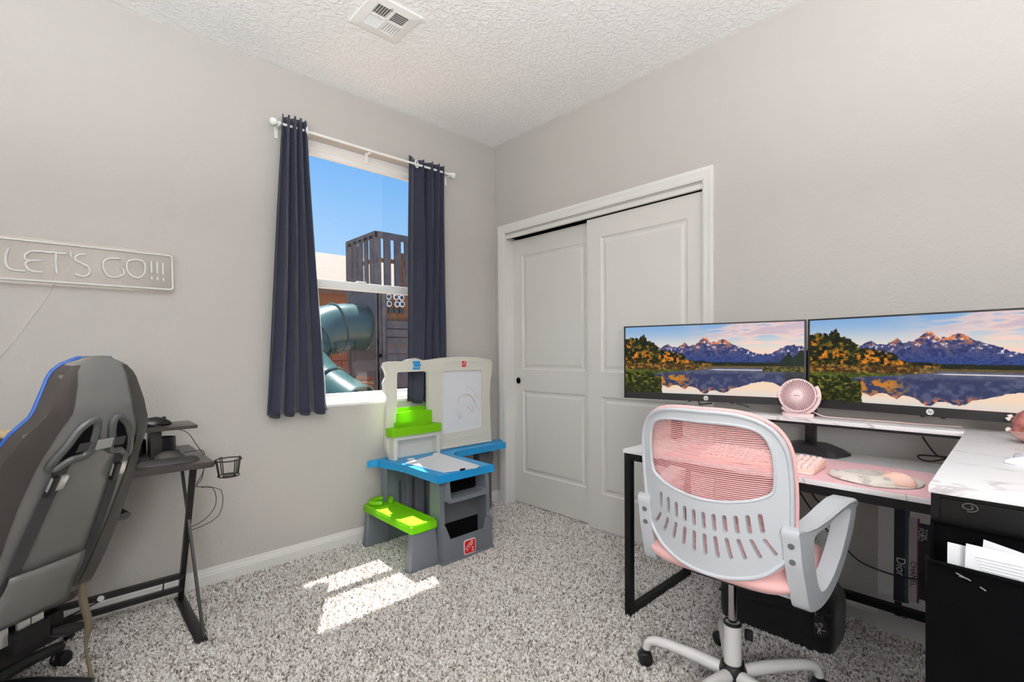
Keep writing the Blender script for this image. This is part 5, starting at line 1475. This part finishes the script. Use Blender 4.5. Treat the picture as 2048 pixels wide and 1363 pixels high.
def playhouse():
    WD = mat('grey_stained_wood', (108, 100, 98), .8, var=(9, (88, 84, 90), .35, .65)); WB_ = mat('brown_wood', (150, 104, 66), .8, var=(14, (122, 82, 52), .35, .65))
    TQ = mat('slide_teal', (52, 80, 80), .22); GL = mat('panel_teal', (60, 70, 72), .5)
    yN = 6.2; s = yN / 5.5
    xN = atY(755, 470, yN).x; yF = yN + .88; xF = xN + 1.35; zT = atY(755, 462, yN).z
    p = empty('playhouse', (xN + .6, yN + .4, GZ), 'grey wooden playhouse tower with slatted top outside the window', 'playhouse')
    zD = atY(757, 590, yN).z                       # deck level
    t = .035
    # corner posts
    for x, y in ((xN, yN), (xF, yN), (xN, yF), (xF, yF)): box('post', (x - .04, y - .04 + .04 * (y == yN), GZ), (x + .05, y + .05, zT), WD, p)
    # slatted top: front (y = yN) and left (x = xN)
    zS = atY(757, 580, yN).z
    box('top_rail', (xN, yN - .02, zT - .09), (xF, yN + .015, zT), WD, p); box('top_rail', (xN - .045, yN, zT - .09), (xN - .01, yF, zT), WD, p)
    box('mid_rail', (xN, yN + .015, zT - .42), (xF, yN + .03, zT - .36), WB_, p); box('mid_rail', (xN - .01, yN, zT - .42), (xN + .005, yF, zT - .36), WB_, p)
    n = 8
    for k in range(n):
        x = xN + .09 + k * .165
        box('slat', (x, yN - .02, zS), (x + .10, yN + .01, zT - .05), WD, p)
    for k in range(5):
        y = yN + .06 + k * .17
        box('slat', (xN - .045, y, zS), (xN - .02, y + .10, zT - .05), WD, p)
    for k in range(5): box('slat', (xN + .12 + .24 * k, yF, zS), (xN + .22 + .24 * k, yF + .03, zT - .05), WB_, p)
    # lower cladding
    sheet('left_wall', [(yN, GZ), (yF, GZ), (yF, zS + .05), (yN, zS + .05)], [[(yN + .40 + .34 * math.cos(a), 1.53 + .34 * math.sin(a)) for a in np.linspace(0, 2 * math.pi, 25)[:-1]], [(yN + .12, GZ + .15), (yF - .12, GZ + .15), (yF - .12, .82), (yN + .12, .82)]],
          lambda a, b, q: (xN - (.03 if q else 0), a, b), mat('grey_board', (100, 98, 106), .8), p, smooth=False)
    box('deck', (xN, yN, 1.10), (xF, yF, 1.15), WB_, p)
    for k in range(14):
        z0 = GZ + .1 + k * .12
        if z0 + .11 > 1.66: break
        box('cladding_board', (xN + .10, yN - .045, z0), (xF, yN - .012, z0 + .108), WD, p)
    box('cladding_trim', (xN + .04, yN - .03, GZ), (xN + .11, yN + .01, zS + .04), WD, p)
    # peg panel with white rings
    pp = empty('ring_panel', (xN + .3, yN, 1.7), parent=p)
    a0 = atY(770, 582, yN); a1 = atY(818, 626, yN)
    box('panel_back', (xN + .11, yN + .02, 1.36), (xN + .62, yN + .03, zS), WB_, pp)
    for i, (px_, py_) in enumerate(((777, 593), (792, 594), (803, 595), (778, 607), (794, 608), (804, 608))):
        c = atY(px_, py_, yN - .015); ring('ring', c, (0, 1, 0), .034, .012, mat('ring_white', (235, 235, 232), .4), pp, 16, 6)
        lathe('ring_disc', [(.028, 0), (.028, .01)], c, GL, pp, axis=(0, -1, 0), n=14)
    for px_ in (782, 793, 804):
        c = atY(px_, 621, yN - .015); box('peg_block', (c.x - .03, c.y, c.z - .035), (c.x + .03, c.y + .02, c.z + .035), GL, pp)
    # lower left window with bars
    for z_ in (.30, .52, .74): tube('window_bar', [(xN - .02, yN + .12, z_), (xN - .02, yF - .12, z_)], .008, mat('bar_pale', (190, 186, 150), .5), p, 6)
    # the slide
    sl = empty('tube_slide', (xN - .8, yN + .3, GZ), 'teal plastic tube slide curving out of the playhouse', 'slide')
    path = [(xN - .02, yN + .40, 1.53), (xN - .30, yN + .40, 1.53), (xN - .62, yN + .36, 1.47), (xN - .95, yN + .20, 1.30), (xN - 1.12, yN - .06, 1.06), (xN - 1.05, yN - .36, .80), (xN - .92, yN - .62, .62), (xN - .80, yN - .86, .48)]
    cp = crom(path, 6)
    vs, fs = tubemesh(cp, .335, 28, cap=False)
    b = raw('slide_tube', vs, fs, TQ, sl, smooth=True); md = b.modifiers.new('t', 'SOLIDIFY'); md.thickness = .012
    for i in (9, 17, 25, 33, len(cp) - 1):
        d = (cp[min(i + 1, len(cp) - 1)] - cp[i - 1]).normalized()
        ring('flange', cp[i], d, .343, .016, TQ, sl, 28, 6)
playhouse()

def fence():
    f = empty('block_fence', (4, 9, GZ), 'tan concrete block fence beyond the playhouse', 'fence')
    yF = 9.0; BR = mat('block_tan', (164, 106, 76), .9, bump=(60, .4, .006), var=(6, (148, 94, 66), .35, .65))
    box('mortar_core', (-4, yF + .01, GZ), (12, yF + .18, 1.62), mat('mortar', (132, 92, 70), .95), f)
    me = None; k = 0
    for r in range(9):
        z0 = GZ + .195 * r
        for c in range(12):
            x0 = 2.6 + .4 * c - (.2 if r % 2 else 0)
            if me is None:
                o = box('block', (0, 0, 0), (.388, .02, .185), BR, None, bev=.004, seg=1); me = o.data
            else:
                o = bpy.data.objects.new('block', me); COL.objects.link(o)
            o.location = (x0, yF - .01, z0 + .005); attach(o, f)
fence()

def house():
    h = empty('neighbour_house', (5, 13, GZ), 'tan stucco house with a shingle roof behind the fence', 'house')
    ST = mat('stucco_tan', (176, 118, 74), .9, bump=(40, .3, .01))
    ye = 11.2; ze = 2.75; yr = 15.2
    zr = atY(650, 506, yr).z
    box('house_wall', (-6, ye + .5, GZ), (16, ye + .7, ze + .2), ST, h)
    sh = mat('shingles', (202, 184, 164), .9, var=(7, (178, 158, 138), .4, .6))
    nt = sh.node_tree; bk_ = nt.nodes.new('ShaderNodeTexBrick'); tcn = nt.nodes.new('ShaderNodeTexCoord'); mp = nt.nodes.new('ShaderNodeMapping'); mp.inputs['Scale'].default_value = (2.2, 2.2, 2.2)
    bk_.inputs['Color1'].default_value = (*lin((108, 98, 88)), 1); bk_.inputs['Color2'].default_value = (*lin((94, 84, 75)), 1); bk_.inputs['Mortar'].default_value = (*lin((74, 65, 57)), 1)
    bk_.inputs['Scale'].default_value = 3; bk_.inputs['Mortar Size'].default_value = .012
    nt.links.new(tcn.outputs['Object'], mp.inputs[0]); nt.links.new(mp.outputs[0], bk_.inputs['Vector']); nt.links.new(bk_.outputs[0], nt.nodes['Principled BSDF'].inputs['Base Color'])
    raw('roof', [(-7, ye, ze), (17, ye, ze), (17, yr, zr), (-7, yr, zr), (-7, ye, ze - .12), (17, ye, ze - .12), (17, yr, zr - .12), (-7, yr, zr - .12)], [(0, 1, 2, 3), (4, 7, 6, 5), (0, 4, 5, 1), (2, 6, 7, 3), (0, 3, 7, 4), (1, 5, 6, 2)], sh, h)
    box('fascia', (-7, ye - .02, ze - .18), (17, ye + .02, ze + .01), mat('fascia_brown', (120, 86, 60), .7), h)
house()
